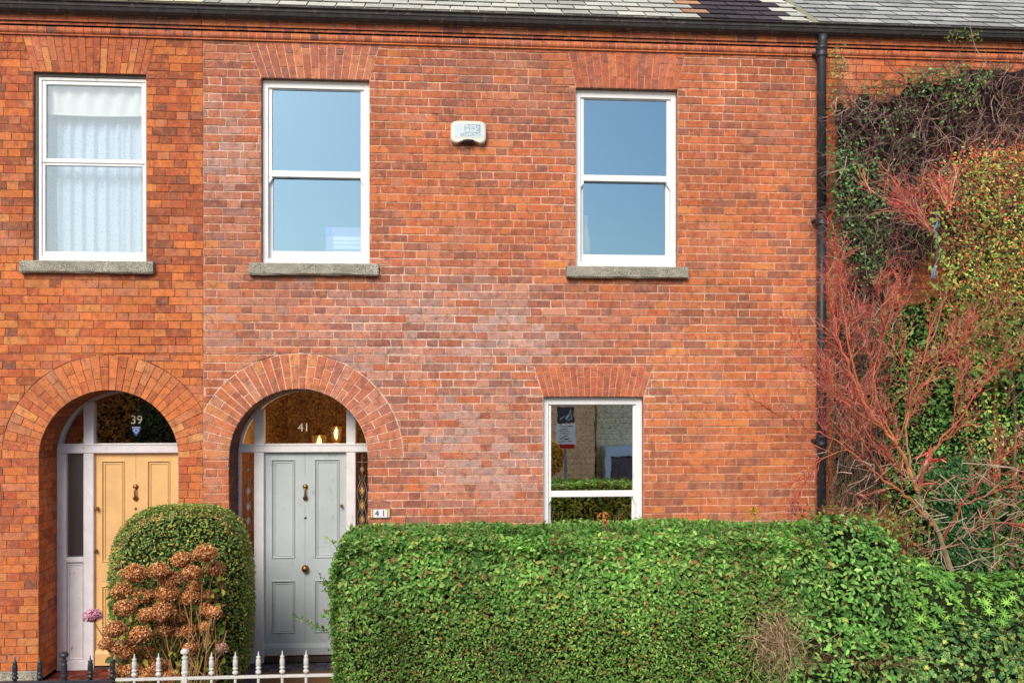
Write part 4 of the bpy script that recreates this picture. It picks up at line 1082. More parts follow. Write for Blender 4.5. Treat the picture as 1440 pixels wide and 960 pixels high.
twigs(mb, q, unit(qn+np.array([0, 0, .9])), .12, .0022, [(150, 122, 84), (120, 92, 64), (170, 136, 98)], spread=.6)
for i in range(150):                   # loose shoots standing above the clipped top
    x = rng.uniform(HX0+.1, HX1); y = rng.uniform(HY0+.1, HY1); h = rng.uniform(.03, .085)*(2.0 if rng.random() < .08 else 1)
    mb.tube([(x, y, HT-.03), (x+rng.normal(0, .01), y, HT+h*.5), (x+rng.normal(0, .02), y, HT+h)], [.002, .0016, .001], 3, lin((110, 124, 62)), False)
obj('twigs', mb, M['bark'], hedge)
def sprays(par, starts, name='shoot_leaves', pal=None, w=None, ls=.035, dens=40):
    P_, D_ = [], []
    for (a, b) in starts:
        a, b = np.array(a), np.array(b); L = np.linalg.norm(b-a); k = max(4, int(L*dens))
        t = rng.uniform(.15, 1, k)[:, None]; P_.append(a+(b-a)*t+rng.normal(0, .004, (k, 3))); D_.append(np.tile([0, -.6, .7], (k, 1)))
    P_ = np.concatenate(P_); D_ = np.concatenate(D_); s = ls*rng.uniform(.6, 1.2, len(P_))
    c = npal(len(P_), pal or [(98, 150, 62), (132, 172, 80), (80, 128, 56)], w or [3, 2, 2], .15)
    V, Fq, cc = leaf_arrays(P_, D_, s, s*.5, c, .8, 0.); return arr_obj(name, V, Fq, cc, M['leaf'], par)
st = [((x, rng.uniform(HY0+.1, HY1), HT-.02), (x+rng.normal(0, .03), HY0+.3+rng.normal(0, .1), HT+rng.uniform(.01, .06))) for x in rng.uniform(HX0+.15, HX1, 330)]
for u, v, u2, v2 in ((470, 835, 446, 803), (466, 890, 412, 864), (466, 890, 440, 878), (468, 800, 455, 830), (474, 770, 462, 757), (466, 850, 452, 872)):
    st.append((P3(u, v, -1.95), P3(u2, v2, -2.0)))
sprays(hedge, st, ls=.04, dens=70)
mb = MB()
for a, b in st[-6:]: mb.tube([a, b], [.003, .001], 4, lin((130, 110, 70)), False)
obj('stray_stems', mb, M['bark'], hedge)

# --- mounded shrub with larger leaves at the hedge's right end
def shrub(name, label, cat, blobs, n_per, pal, w, ls, asp=.5, e=2.2, core='core', depth=.05, tw=0, twc=None, jit=.6, group=None, shade=.35, upb=.35, mat='leaf', lname='leaves', bias_z=0):
    b0 = blobs[0]; r = root(name, label, cat, (b0[0][0], b0[0][1], -.13), group)
    PP, NN = [], []
    for i, (cc_, rr) in enumerate(blobs):
        blob_core('branch_mass', r, cc_, [v*.84 for v in rr], M[core], e, -.13, i)
        A = rr[0]*rr[2]+rr[0]*rr[1]+rr[1]*rr[2]
        a, b = blob_samples(cc_, rr, int(n_per*A*4.2), e); PP.append(a); NN.append(b)
    p = np.concatenate(PP); nn = np.concatenate(NN)
    keep = np.ones(len(p), bool)
    for cc_, rr in blobs:
        q = (p-np.array(cc_))/(np.array(rr)*.86); keep &= (np.abs(q)**e).sum(1) > 1
    keep &= p[:, 2] > -.1; p, nn = p[keep], nn[keep]; n = len(p)
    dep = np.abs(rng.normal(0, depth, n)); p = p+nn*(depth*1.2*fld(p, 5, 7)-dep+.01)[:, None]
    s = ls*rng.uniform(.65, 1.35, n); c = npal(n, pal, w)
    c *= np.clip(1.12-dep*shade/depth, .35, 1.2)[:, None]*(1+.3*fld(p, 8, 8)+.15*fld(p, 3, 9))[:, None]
    V, Fq, cc = leaf_arrays(p, nn+np.array([0, -.1, upb]), s, s*asp, np.clip(c, .004, 1), jit)
    arr_obj(lname, V, Fq, cc, M[mat], r)
    if tw:
        mb = MB(); idx = rng.choice(n, tw); twigs(mb, p[idx]-nn[idx]*.03, nn[idx]+np.array([0, 0, .5]), .14, .0025, twc or [(120, 96, 62)], spread=.4); obj('twigs', mb, M['bark'], r)
    return r, p, nn
def B(u, v, y, ru, rv, ry):            # ellipsoid given by its outline on the picture and its depth
    x, z = P(u, v, y); k = (y+D)/F; return ((x, y, z), (ru*k, ry, rv*k))
gpal = [(118, 174, 80), (152, 204, 104), (94, 144, 70), (184, 220, 128), (204, 206, 104), (160, 126, 80)]
shrub('privet_shrub', 'mounded leafy shrub bulging from the right end of the clipped hedge', 'shrub',
      [B(1175, 835, -1.8, 108, 108, .42), B(1115, 800, -1.8, 66, 62, .38), B(1212, 848, -1.9, 66, 84, .38), B(1170, 930, -1.85, 150, 110, .4), B(1258, 915, -1.8, 62, 78, .36)], 1900, gpal, [4, 3.4, 3, 1.6, .5, .25], .046, .5, tw=160)
# bright star-leaved plant and variegated ivy at the lower right
sp_root, p, nn = shrub('spurge_plant', 'bright green plant with starry narrow leaves behind the variegated ivy', 'plant',
      [B(1345, 865, -1.7, 75, 66, .35), B(1290, 862, -1.75, 60, 78, .35), B(1430, 870, -1.7, 80, 65, .35), B(1520, 880, -1.7, 70, 62, .35)], 2600, [(134, 184, 84), (114, 166, 76), (166, 204, 100), (94, 142, 72)], [3, 3, 2, 2], .044, .5)
PP, DD, TT, CCs = [], [], [], []
idx = rng.choice(len(p), 380); 
for i in idx:                           # whorls: many narrow leaves round one point
    k = 9; th = rng.uniform(0, 6.28)+np.arange(k)*2*PI/k
    n0 = unit((nn[i]+np.array([0, -.3, .7]))[None])[0]; u = np.cross(n0, [0, 0, 1.]) if abs(n0[2]) < .95 else np.array([1., 0, 0]); u /= np.linalg.norm(u); w = np.cross(n0, u)
    dd = np.cos(th)[:, None]*u+np.sin(th)[:, None]*w+n0*.35
    PP.append(np.tile(p[i]+nn[i]*.03, (k, 1))); TT.append(unit(dd)); DD.append(np.tile(n0, (k, 1))); CCs.append(np.tile(npal(1, [(140, 196, 86), (116, 172, 80), (166, 212, 100), (100, 152, 76)], [3, 3, 2, 2], .15), (k, 1)))
PP, TT, DD, CCs = map(np.concatenate, (PP, TT, DD, CCs))
def dir_leaves(pos, t, nn, L, W, col):
    n = len(pos); t = unit(t); nn = unit(nn-t*np.sum(nn*t, 1, keepdims=True)); b = np.cross(nn, t); L = L.reshape(-1, 1); W = W.reshape(-1, 1); up = nn*W*.2
    V = np.stack([pos, pos+t*L*.3+b*W*.48+up, pos+t*L*.72+b*W*.36+up, pos+t*L-nn*L*.12, pos+t*L*.72-b*W*.36+up, pos+t*L*.3-b*W*.48+up], 1).reshape(-1, 3)
    base = np.arange(n)[:, None]*6; Fq = np.concatenate([base+np.array([[0, 1, 2, 3]]), base+np.array([[0, 3, 4, 5]])], 1).reshape(-1, 4)
    return V, Fq, np.repeat(col, 2, 0)
V, Fq, cc = dir_leaves(PP, TT, DD, rng.uniform(.04, .06, len(PP)), rng.uniform(.010, .014, len(PP)), CCs)
arr_obj('leaf_whorls', V, Fq, cc, M['leaf'], sp_root)
# ivy: five-pointed leaves
def ivy_arrays(pos, nrm, S, col, edge=None, jit=.4):
    n = len(pos); nn = unit(nrm+rng.normal(0, jit, (n, 3))); t = np.tile([0, 0, -1.], (n, 1))+rng.normal(0, .7, (n, 3)); t = unit(t-nn*np.sum(t*nn, 1, keepdims=True)); b = np.cross(nn, t)
    sh = [(0, 0), (-.15, .42), (.22, .34), (.32, .55), (.55, .25), (1., 0), (.55, -.25), (.32, -.55), (.22, -.34), (-.15, -.42)]
    S = S.reshape(-1, 1); V = np.stack([pos+t*S*a+b*S*w+nn*S*(.12*abs(w)) for a, w in sh], 1).reshape(-1, 3)
    base = np.arange(n)[:, None]*10
    tri = [[0, 1, 2, 3], [0, 3, 4, 5], [0, 5, 6, 7], [0, 7, 8, 9]]
    Fq = np.concatenate([base+np.array([q]) for q in tri], 1).reshape(-1, 4)
    cc = np.repeat(col, 4, 0)
    if edge is not None:
        m = np.repeat(rng.random(n) < .55, 4); e = np.tile(np.array([1, 0, 0, 1]), n).astype(bool) & m; cc[e] = edge*(rng.uniform(.8, 1.1, (e.sum(), 1)))
    return V, Fq, cc
ivr = root('ivy', 'variegated ivy with yellow edged leaves tumbling at the lower right corner', 'ivy', (4.7, -2., -.13))
bl = [B(1350, 965, -2.0, 95, 95, .3), B(1465, 955, -2.0, 95, 100, .3), B(1255, 1000, -2.0, 80, 85, .28)]
PP, NN = [], []
for i, (c0, r0) in enumerate(bl):
    blob_core('branch_mass', ivr, c0, [v*.85 for v in r0], M['core'], 2.4, -.13, i); a, b = blob_samples(c0, r0, 3600, 2.4); PP.append(a); NN.append(b)
p = np.concatenate(PP); nn = np.concatenate(NN); p += nn*(rng.normal(-.01, .03, len(p))[:, None]+.03*fld(p, 6, 3)[:, None])
ok = p[:, 2] > -.1; p, nn = p[ok], nn[ok]
c = npal(len(p), [(92, 138, 76), (114, 160, 88), (70, 112, 68), (156, 190, 100), (210, 210, 108)], [4, 3, 3, 1.4, .5])*(1+.3*fld(p, 8, 5))[:, None]
V, Fq, cc = ivy_arrays(p, nn+np.array([0, -.2, .3]), rng.uniform(.028, .05, len(p)), np.clip(c, .01, 1), np.array(lin((196, 204, 110))))
arr_obj('leaves', V, Fq, cc, M['leaf'], ivr)
mb = MB(); i = rng.choice(len(p), 160); twigs(mb, p[i], nn[i]+np.array([0, 0, -.4]), .16, .0022, [(120, 92, 64), (150, 120, 84)]); obj('stems', mb, M['bark'], ivr)
# dead twig patch in the hedge
dt = root('dead_twigs', 'patch of bare dead twigs showing in the hedge face', 'twigs', P3(1090, 950, -2.2))
mb = MB(); q = np.array([P3(rng.normal(1092, 22), rng.normal(897, 26), -2.33+rng.uniform(0, .06)) for _ in range(420)])
twigs(mb, q, np.tile([0, -.15, -.6], (len(q), 1)), .13, .0024, [(214, 182, 144), (190, 154, 120), (160, 124, 96), (130, 98, 76)], spread=.55, bend=.5)
q = np.array([P3(rng.uniform(1120, 1300), rng.normal(926, 6), -2.3+rng.uniform(0, .06)) for _ in range(160)])
twigs(mb, q, np.tile([0, -.15, -.4], (len(q), 1)), .12, .002, [(150, 112, 84), (110, 80, 60)], spread=.7, bend=.5)
obj('bare_stems', mb, M['bark'], dt)

# --- rounded clipped bush before the two doors
bc, br = B(258, 852, -.98, 90, 137, .46)
bush, p, nn = shrub('rounded_bush', 'rounded clipped evergreen bush with olive and orange tips between the two doors', 'bush', [(bc, br)], 7800,
      [(132, 164, 78), (166, 184, 86), (98, 132, 68), (206, 198, 96), (222, 162, 84), (116, 148, 92)], [4, 3, 3, 1.6, .8, 2], .0215, .6, e=3.4, depth=.03, tw=60, twc=[(150, 120, 80), (190, 180, 120)], shade=.3)

# --- dried hydrangea
hy = root('hydrangea', 'hydrangea bush with rust brown dried flower heads before the rounded bush', 'shrub', P3(240, 1040, -1.75))
heads = [(272, 826, 12), (206, 866, 13), (205, 918, 12), (150, 906, 10), (206, 950, 12), (268, 912, 11), (256, 788, 15), (289, 779, 16), (270, 806, 13), (303, 800, 13), (189, 808, 17), (223, 803, 14), (241, 816, 15), (172, 833, 15), (204, 838, 16), (236, 836, 16), (266, 842, 15), (292, 838, 10),
         (176, 856, 15), (228, 862, 18), (254, 868, 13), (288, 858, 12), (301, 862, 11), (162, 886, 15), (198, 893, 15), (236, 884, 17), (262, 888, 14), (290, 882, 10), (176, 914, 17), (166, 942, 12), (222, 938, 16), (240, 952, 12), (186, 944, 14), (312, 912, 8)]
def flower_head(u, v, r, y, pal, w, name, label=None, cnt=520):
    k = (y+D)/F; x, z = P(u, v, y); R = r*k*1.0
    d = unit(rng.normal(0, 1, (cnt, 3))); d[:, 2] = np.where(d[:, 2] < -.5, -d[:, 2]*.3, d[:, 2]); d = unit(d)
    p = np.array((x, y, z))+d*np.array([R, R, R*.86])*rng.uniform(.86, 1.04, (cnt, 1)); s = rng.uniform(.010, .017, cnt)
    c = npal(cnt, pal, w, .22)*(.82+.42*d[:, 2:3])  # lower petals painted darker, shading each head into a ball
    V, Fq, cc = leaf_arrays(p, d, s, s*.9, np.clip(c, .01, 1), .55, 0, .5)
    o = arr_obj(name, V, Fq, cc, M['petal'], hy, None, label); ROOTLOC[o.name] = (0, 0, 0)
    cm = MB(); cm.lathe((x, y, z), [(R*.78*math.cos(a)+1e-5, R*.68*math.sin(a)) for a in np.linspace(-PI/2, PI/2, 7)], 10, 'z', lin((130, 78, 46)) if cnt > 300 else lin((200, 120, 150)))
    obj('seed_core', cm, M['bark'], o)
    return (x, y, z), R
hp = [(230, 156, 96), (244, 186, 126), (206, 130, 76), (254, 216, 166), (160, 96, 56)]
ctr = []
core = MB()
for u, v, r in heads:
    y = -1.8+rng.uniform(-.14, .18)
    pl = (hp, [3, 3, 3, 1.2, 1.2]) if r > 8 else ([(206, 160, 150), (190, 150, 110)], [1, 1])
    c0, R = flower_head(u, v, r, y, *pl, 'flower_head', None if r > 8 else 'small faded pinkish flower head'); ctr.append(c0)
c0, R = flower_head(130, 866, 12, -1.9, [(246, 178, 200), (252, 208, 220), (230, 150, 180)], [3, 2, 1], 'flower_head', 'single fresh pink flower head', 320); ctr.append(c0)
mb = MB(); bx_, bz_ = P(248, 960, -1.65)
for c0 in ctr:
    b = (bx_+rng.normal(0, .12), -1.62+rng.normal(0, .06), -.12)
    m = ((b[0]*.45+c0[0]*.55)+rng.normal(0, .03), (b[1]+c0[1])/2+.05, c0[2]*.55)
    mb.tube([b, m, (c0[0]*.9+b[0]*.1, c0[1]+.01, c0[2]-.09), (c0[0], c0[1], c0[2]-.02)], [.006, .0045, .0035, .003], 5, tuple(np.array(lin((178, 138, 92)))*rng.uniform(.6, 1.15)), False)
for _ in range(90):
    u, v = rng.uniform(228, 318), rng.uniform(872, 960); a = P3(u, v, -1.75+rng.uniform(-.1, .2)); l = rng.uniform(.06, .2)
    mb.tube([a, (a[0]+rng.normal(0, .05), a[1], a[2]+l)], [.004, .0025], 4, tuple(np.array(lin(random.choice([(196, 156, 108), (150, 108, 66), (176, 132, 84)])))*rng.uniform(.7, 1.1)), False)
obj('stems', mb, M['bark'], hy)
n = 520; pos = np.array([P3(rng.uniform(155, 315), rng.uniform(800, 970), -1.68+rng.uniform(-.1, .25)) for _ in range(n)])
c = npal(n, [(150, 156, 62), (104, 124, 54), (196, 186, 90), (110, 72, 40), (74, 92, 44)], [2, 3, 1, 3, 3]); s = rng.uniform(.04, .075, n)
V, Fq, cc = leaf_arrays(pos, np.tile([0, -1, .4], (n, 1)), s, s*.55, c, .6, .6); arr_obj('leaves', V, Fq, cc, M['leaf'], hy)

# ------------------------------------------------------------------ creeper on the right house
def inpoly(u, v, poly):
    c = False; n = len(poly)
    for i in range(n):
        x1, y1 = poly[i]; x2, y2 = poly[(i+1) % n]
        if (y1 > v) != (y2 > v) and u < (x2-x1)*(v-y1)/(y2-y1)+x1: c = not c
    return c
def scatter(poly, n, y0, y1, soft=6):
    us = [q[0] for q in poly]; vs = [q[1] for q in poly]; out = []; uv = []
    while len(out) < n:
        u, v = rng.uniform(min(us), max(us)), rng.uniform(min(vs), max(vs))
        if inpoly(u+rng.normal(0, soft), v+rng.normal(0, soft), poly):
            y = rng.uniform(y0, y1); x, z = P(u, v, (y0+y1)/2); out.append((x, y, z)); uv.append((u, v))
    return np.array(out), np.array(uv)
def mat_sheet(par, poly, y, mat, name='shaded_stem_mat', step=9, amp=.05):     # lumpy dark sheet of old stems, shade of the gaps painted in
    mb = MB(); us = [q[0] for q in poly]; vs = [q[1] for q in poly]; nu = int((max(us)-min(us))/step)+1; nv = int((max(vs)-min(vs))/step)+1
    idx = {}
    for i in range(nu+1):
        for k in range(nv+1):
            u, v = min(us)+i*step, min(vs)+k*step
            x, z = P(u, v, y); idx[i, k] = len(mb.v); mb.v.append((x+random.uniform(-.02, .02), y-amp*(.5+.5*math.sin(i*1.3+k*.9)+random.uniform(-.4, .4)), z+random.uniform(-.02, .02)))
    for i in range(nu):
        for k in range(nv):
            if inpoly(min(us)+(i+.5)*step, min(vs)+(k+.5)*step, poly):
                mb.f.append((idx[i, k], idx[i, k+1], idx[i+1, k+1], idx[i+1, k])); mb.c.append((.03, .02, .02)); mb.m.append(0)
    return obj(name, mb, mat, par)
cr = root('creeper', 'tangled purple brown creeper matting the orange brick below the gutter', 'creeper', (5.2, -.15, 3.))
poly1 = [(1164, 128), (1185, 132), (1205, 118), (1232, 124), (1262, 112), (1290, 92), (1322, 96), (1350, 80), (1440, 82), (1560, 82), (1650, 86), (1650, 360), (1440, 370), (1340, 350), (1312, 356), (1290, 385), (1262, 410), (1225, 412), (1180, 400), (1162, 300)]
mat_sheet(cr, [(u+(14 if u < 1200 else 4), v+(20 if v < 200 else -18)) for u, v in poly1], -.05, M['corebrown'])
mb = MB(); pts, uv = scatter(poly1, 4300, -.36, -.07, 8)
for i in range(len(pts)):
    q = pts[i].copy(); a = rng.normal(-PI/2, 1.1); d = np.array([math.cos(a), rng.normal(0, .25), math.sin(a)]); L = rng.uniform(.08, .42); seg = 5; path = [q.copy()]
    w = rng.normal(0, .55)
    for s in range(seg):
        a += w*.5+rng.normal(0, .35); d = np.array([math.cos(a), rng.normal(0, .2), math.sin(a)]); q = q+d*L/seg; q[1] = min(q[1], -.06); path.append(q.copy())
    r = rng.uniform(.0014, .004)
    cc = random.choice([(142, 108, 102), (116, 86, 88), (176, 146, 130), (94, 66, 68), (128, 94, 76), (108, 78, 86), (200, 172, 148)])
    mb.tube(path, [r, r, r*.9, r*.8, r*.7, r*.5], 3, tuple(np.array(lin(cc))*rng.uniform(.5, 1.15)), False)
obj('vines', mb, M['bark'], cr)
def leafpatch(par, poly, n, y0, y1, pal, w, s0, s1, name='leaves', kind='leaf', soft=8, jit=.55, clus=0.):
    p, uv = scatter(poly, n, y0, y1, soft)
    if clus:
        k = fld(p, clus, 21)+.5*fld(p, clus*2.3, 22) > -.05; p = p[k]
    n = len(p); c = npal(n, pal, w)*(1+.35*fld(p, 7, 11))[:, None]
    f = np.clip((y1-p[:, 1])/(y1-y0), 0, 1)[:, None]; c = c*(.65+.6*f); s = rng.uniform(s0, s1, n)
    if kind == 'ivy': V, Fq, cc = ivy_arrays(p, np.tile([0, -1, .35], (n, 1)), s, np.clip(c, .005, 1), None, jit)
    else: V, Fq, cc = leaf_arrays(p, np.tile([0, -1, .4], (n, 1)), s, s*.58, np.clip(c, .005, 1), jit, .5)
    return arr_obj(name, V, Fq, cc, M['leaf'], par)
dg = [(92, 128, 74), (70, 104, 66), (120, 156, 88), (148, 178, 104), (122, 92, 74)]
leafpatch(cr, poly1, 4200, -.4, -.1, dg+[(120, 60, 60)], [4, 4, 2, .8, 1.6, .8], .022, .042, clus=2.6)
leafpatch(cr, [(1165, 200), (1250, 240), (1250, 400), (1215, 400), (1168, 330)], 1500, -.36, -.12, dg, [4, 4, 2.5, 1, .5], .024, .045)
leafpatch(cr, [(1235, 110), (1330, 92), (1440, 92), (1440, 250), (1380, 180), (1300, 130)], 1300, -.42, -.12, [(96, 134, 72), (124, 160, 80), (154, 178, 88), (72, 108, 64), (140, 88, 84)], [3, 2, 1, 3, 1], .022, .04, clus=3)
mb = MB()                                # thin stray runners up over the cornice and along the wall
for a in ([(1176, 190), (1172, 150), (1178, 110), (1186, 80), (1178, 62)], [(1300, 100), (1335, 98), (1352, 70), (1365, 52)], [(1210, 128), (1240, 118), (1262, 122), (1330, 100)], [(1352, 110), (1370, 78), (1372, 62)]):
    mb.tube([P3(u+rng.normal(0, 1), v, -.17) for u, v in a], .0035, 4, lin((130, 98, 70)), False)
obj('runners', mb, M['bark'], cr)
leafpatch(cr, [(1166, 60), (1190, 60), (1186, 125), (1168, 150)], 130, -.2, -.14, dg+[(190, 120, 70)], [3, 2, 3, 2, 1, 1], .02, .035)
leafpatch(cr, [(1330, 42), (1375, 42), (1380, 60), (1332, 56)], 90, -.26, -.2, [(132, 150, 70), (160, 150, 80), (90, 110, 60)], [1, 1, 1], .02, .035)
leafpatch(cr, [(1200, 112), (1260, 112), (1260, 128), (1200, 130)], 50, -.12, -.08, dg, [1]*5, .018, .03)
# --- evergreen climber wall, lower right
iv = root('wall_climber', 'dark green leafy climber covering the brick behind the red twigged maple', 'climber', (5., -.2, 1.5))
poly2 = [(1335, 350), (1440, 330), (1650, 320), (1650, 830), (1290, 830), (1262, 760), (1250, 700), (1245, 600), (1240, 500), (1225, 430), (1262, 425), (1300, 425), (1335, 415)]
mat_sheet(iv, poly2, -.06, M['core'])
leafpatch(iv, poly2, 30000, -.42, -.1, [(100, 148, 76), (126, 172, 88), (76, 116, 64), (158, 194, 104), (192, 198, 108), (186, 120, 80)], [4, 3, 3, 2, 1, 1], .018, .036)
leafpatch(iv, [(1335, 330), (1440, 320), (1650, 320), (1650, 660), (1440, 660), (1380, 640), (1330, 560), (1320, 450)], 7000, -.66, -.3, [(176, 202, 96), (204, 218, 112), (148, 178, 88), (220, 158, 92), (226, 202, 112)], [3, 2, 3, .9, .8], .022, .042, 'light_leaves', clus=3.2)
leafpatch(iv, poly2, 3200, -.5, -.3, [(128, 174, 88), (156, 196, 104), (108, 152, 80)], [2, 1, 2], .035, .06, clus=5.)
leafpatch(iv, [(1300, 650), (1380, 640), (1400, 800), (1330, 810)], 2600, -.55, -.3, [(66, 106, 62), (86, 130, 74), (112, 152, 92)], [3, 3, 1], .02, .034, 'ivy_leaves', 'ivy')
leafpatch(iv, [(1330, 470), (1400, 440), (1440, 440), (1500, 470), (1440, 540), (1360, 540)], 420, -.62, -.5, [(120, 160, 76), (150, 186, 96), (92, 136, 66)], [2, 1, 2], .05, .085, 'broad_leaves', jit=.35)
# lower left dry hanging stems behind the maple
dryr = root('dry_stems', 'dry grey hanging stems on the brick beside the drainpipe foot', 'dry plant', (4.1, -.15, 1.))
poly3 = [(1172, 400), (1235, 410), (1250, 500), (1240, 600), (1235, 700), (1290, 760), (1300, 830), (1180, 800), (1168, 720), (1172, 560)]
mat_sheet(dryr, [(u+6, v) for u, v in poly3 if u < 1260], -.035, M['corebrown'], amp=.03)
mb = MB(); pts, uv = scatter(poly3, 2400, -.28, -.06, 9)
for q in pts:
    L = rng.uniform(.12, .4); d = np.array([rng.normal(0, .25), rng.normal(0, .12), -1.]); d2 = d+np.array([rng.normal(0, .4), 0, .2])
    r = rng.uniform(.0012, .0026); cc = random.choice([(168, 140, 112), (144, 114, 92), (196, 168, 134), (122, 92, 80), (160, 126, 120)])
    mb.tube([q, q+d*L*.5, q+d*L*.5+d2*L*.5], [r, r, r*.5], 3, tuple(np.array(lin(cc))*rng.uniform(.5, 1.05)), False)
obj('stems', mb, M['bark'], dryr)
leafpatch(dryr, poly3, 1900, -.34, -.08, [(64, 92, 46), (94, 116, 56), (130, 120, 64), (150, 110, 60), (44, 70, 40)], [3, 2, 1, 1, 3], .02, .04, clus=2.6)
# orange-leaved low growth over the hedge top at the pipe foot
lg = root('orange_climber', 'low rusty leaved climber behind the hedge at the foot of the drainpipe', 'climber', (3.9, -.6, 1.))
leafpatch(lg, [(1135, 725), (1180, 712), (1250, 718), (1275, 750), (1265, 790), (1140, 790)], 1500, -1.5, -.5, [(122, 140, 58), (160, 150, 66), (176, 104, 60), (92, 112, 50), (150, 80, 56)], [3, 2, 2, 2, 1], .024, .045)
mb = MB(); pts, _ = scatter([(1135, 730), (1275, 722), (1285, 790), (1140, 800)], 260, -1.4, -.4, 3); twigs(mb, pts, np.tile([0, 0, 1.], (len(pts), 1)), .2, .0025, [(150, 92, 70), (110, 80, 56)], spread=.8); obj('stems', mb, M['bark'], lg)
# --- orange and yellow-green climbing shrub on a stake at the upper right
rs = root('berry_shrub', 'tall loose shrub with orange red tips over yellow green leaves at the right edge', 'shrub', (5.4, -.7, -.1))
poly4 = [(1310, 235), (1345, 218), (1400, 214), (1440, 210), (1560, 205), (1650, 220), (1650, 520), (1440, 520), (1380, 500), (1330, 460), (1318, 400), (1335, 330), (1312, 300)]
leafpatch(rs, poly4, 15000, -1.0, -.45, [(150, 184, 88), (184, 198, 96), (116, 154, 76), (214, 190, 100), (240, 148, 88), (226, 116, 80), (212, 222, 118)], [4, 2.8, 2.4, 1.8, 2.4, 2., 1.2], .018, .036, clus=2.2)
leafpatch(rs, [(1300, 225), (1440, 205), (1640, 200), (1640, 270), (1400, 275), (1310, 310)], 5200, -1.1, -.6, [(236, 116, 84), (246, 150, 102), (222, 88, 76), (240, 184, 120), (170, 176, 90)], [3, 2, 2, 1, 1.5], .018, .034, 'red_leaves', clus=5)
leafpatch(rs, [(1300, 290), (1330, 280), (1345, 400), (1318, 410)], 130, -1.05, -.9, [(160, 184, 88), (180, 192, 100), (130, 160, 76)], [1, 1, 1], .03, .05, 'pale_leaves')
mb = MB(); pts, _ = scatter(poly4, 1500, -1.02, -.4, 6)
twigs(mb, pts, np.tile([0, -.1, .9], (len(pts), 1)), .26, .0026, [(190, 112, 86), (140, 104, 76), (214, 100, 84), (168, 136, 98)], spread=.6)
mb.tube([P3(1420, 880, -.45), P3(1428, 600, -.45), P3(1420, 440, -.5), P3(1404, 300, -.6)], [.02, .018, .014, .008], 8, lin((98, 92, 62)))
for k in range(16):
    a = P3(1416, rng.uniform(280, 640), -.7); mb.tube([a, (a[0]+rng.uniform(-.5, .5), a[1]+rng.uniform(-.3, .1), a[2]+rng.uniform(.2, .6))], [.008, .003], 5, lin((112, 86, 60)), False)
obj('stems', mb, M['bark'], rs)
# timber stake behind
mb = MB(); a, b = P(1410, 350, -.5); a2, _ = P(1417, 350, -.5); mb.box(a, a2, -.36, -.30, -.1, P(1410, 358, -.4)[1], .004)
tag(obj('timber_stake', mb, M['wood']), 'upright brown timber stake among the green climber', 'stake')
# blue twine
mb = MB(); mb.tube([P3(u, v, -1.1) for u, v in [(1316, 300), (1318, 312), (1314, 322), (1317, 335), (1322, 350), (1321, 362), (1315, 372), (1314, 384), (1308, 392)]], .0025, 5)
mb.tube([P3(u, v, -1.1) for u, v in [(1312, 316), (1317, 320), (1319, 312), (1313, 325), (1318, 330)]], .004, 5); mb.tube([P3(u, v, -1.1) for u, v in [(1315, 372), (1310, 388), (1313, 391), (1316, 376)]], .004, 5)
tag(obj('twine', mb, mat_plain('blue twine', (120, 150, 190), .8)), 'frayed pale blue twine hanging among the red shoots', 'twine')

# ------------------------------------------------------------------ coral-barked maple
mp = root('maple_tree', 'small bare maple with coral red twigs spreading across the creeper and drainpipe', 'tree', P3(1345, 960, -.9))
trunk, twg = MB(), MB()
def sm(pts, y0, y1, k=4):             # smooth a pixel path into a 3-D curve
    p = [np.array(P3(u, v, y0+(y1-y0)*i/(len(pts)-1))) for i, (u, v) in enumerate(pts)]; out = []
    for i in range(len(p)-1):
        a, b, c_, d = p[max(i-1, 0)], p[i], p[i+1], p[min(i+2, len(p)-1)]
        for s in range(k):
            t = s/k; out.append(.5*((2*b)+(-a+c_)*t+(2*a-5*b+4*c_-d)*t*t+(-a+3*b-3*c_+d)*t**3))
    out.append(p[-1]); return out
REDS = [(214, 80, 80), (234, 128, 112), (190, 64, 66), (228, 154, 130), (188, 108, 84), (236, 188, 164), (208, 92, 80), (180, 130, 98), (220, 110, 90)]
def tw_col(l): 
    c = random.choice(REDS if l > 0 else [(196, 90, 66), (186, 76, 68), (184, 112, 76), (168, 120, 88)]); return tuple(np.array(lin(c))*rng.uniform(.6, 1.25))
def grow(q, d, L, r, lvl):
    d = d/np.linalg.norm(d); n = 4; path = [q]; k = rng.normal(0, .2, 3); k[2] += .06
    for s in range(n):
        d = d+k*.4+rng.normal(0, .1, 3); d /= np.linalg.norm(d); path.append(path[-1]+d*L/n)
    twg.tube(path, [r, r*.88, r*.75, r*.6, r*.35], 4 if lvl < 2 else 3, tw_col(lvl), False)
    if lvl < 2:
        m = 5 if lvl == 0 else 3
        for i in range(m):
            t = (i+.8)/m*n; j = min(int(t), n-1); b = path[j]+(path[j+1]-path[j])*(t-j)
            ax_ = np.cross(d, rng.normal(0, 1, 3)); ax_ /= np.linalg.norm(ax_)
            for sg in (-1, 1):
                if rng.random() < .82: grow(b, d+sg*ax_*rng.uniform(.45, .95), L*rng.uniform(.3, .6), r*.6, lvl+1)
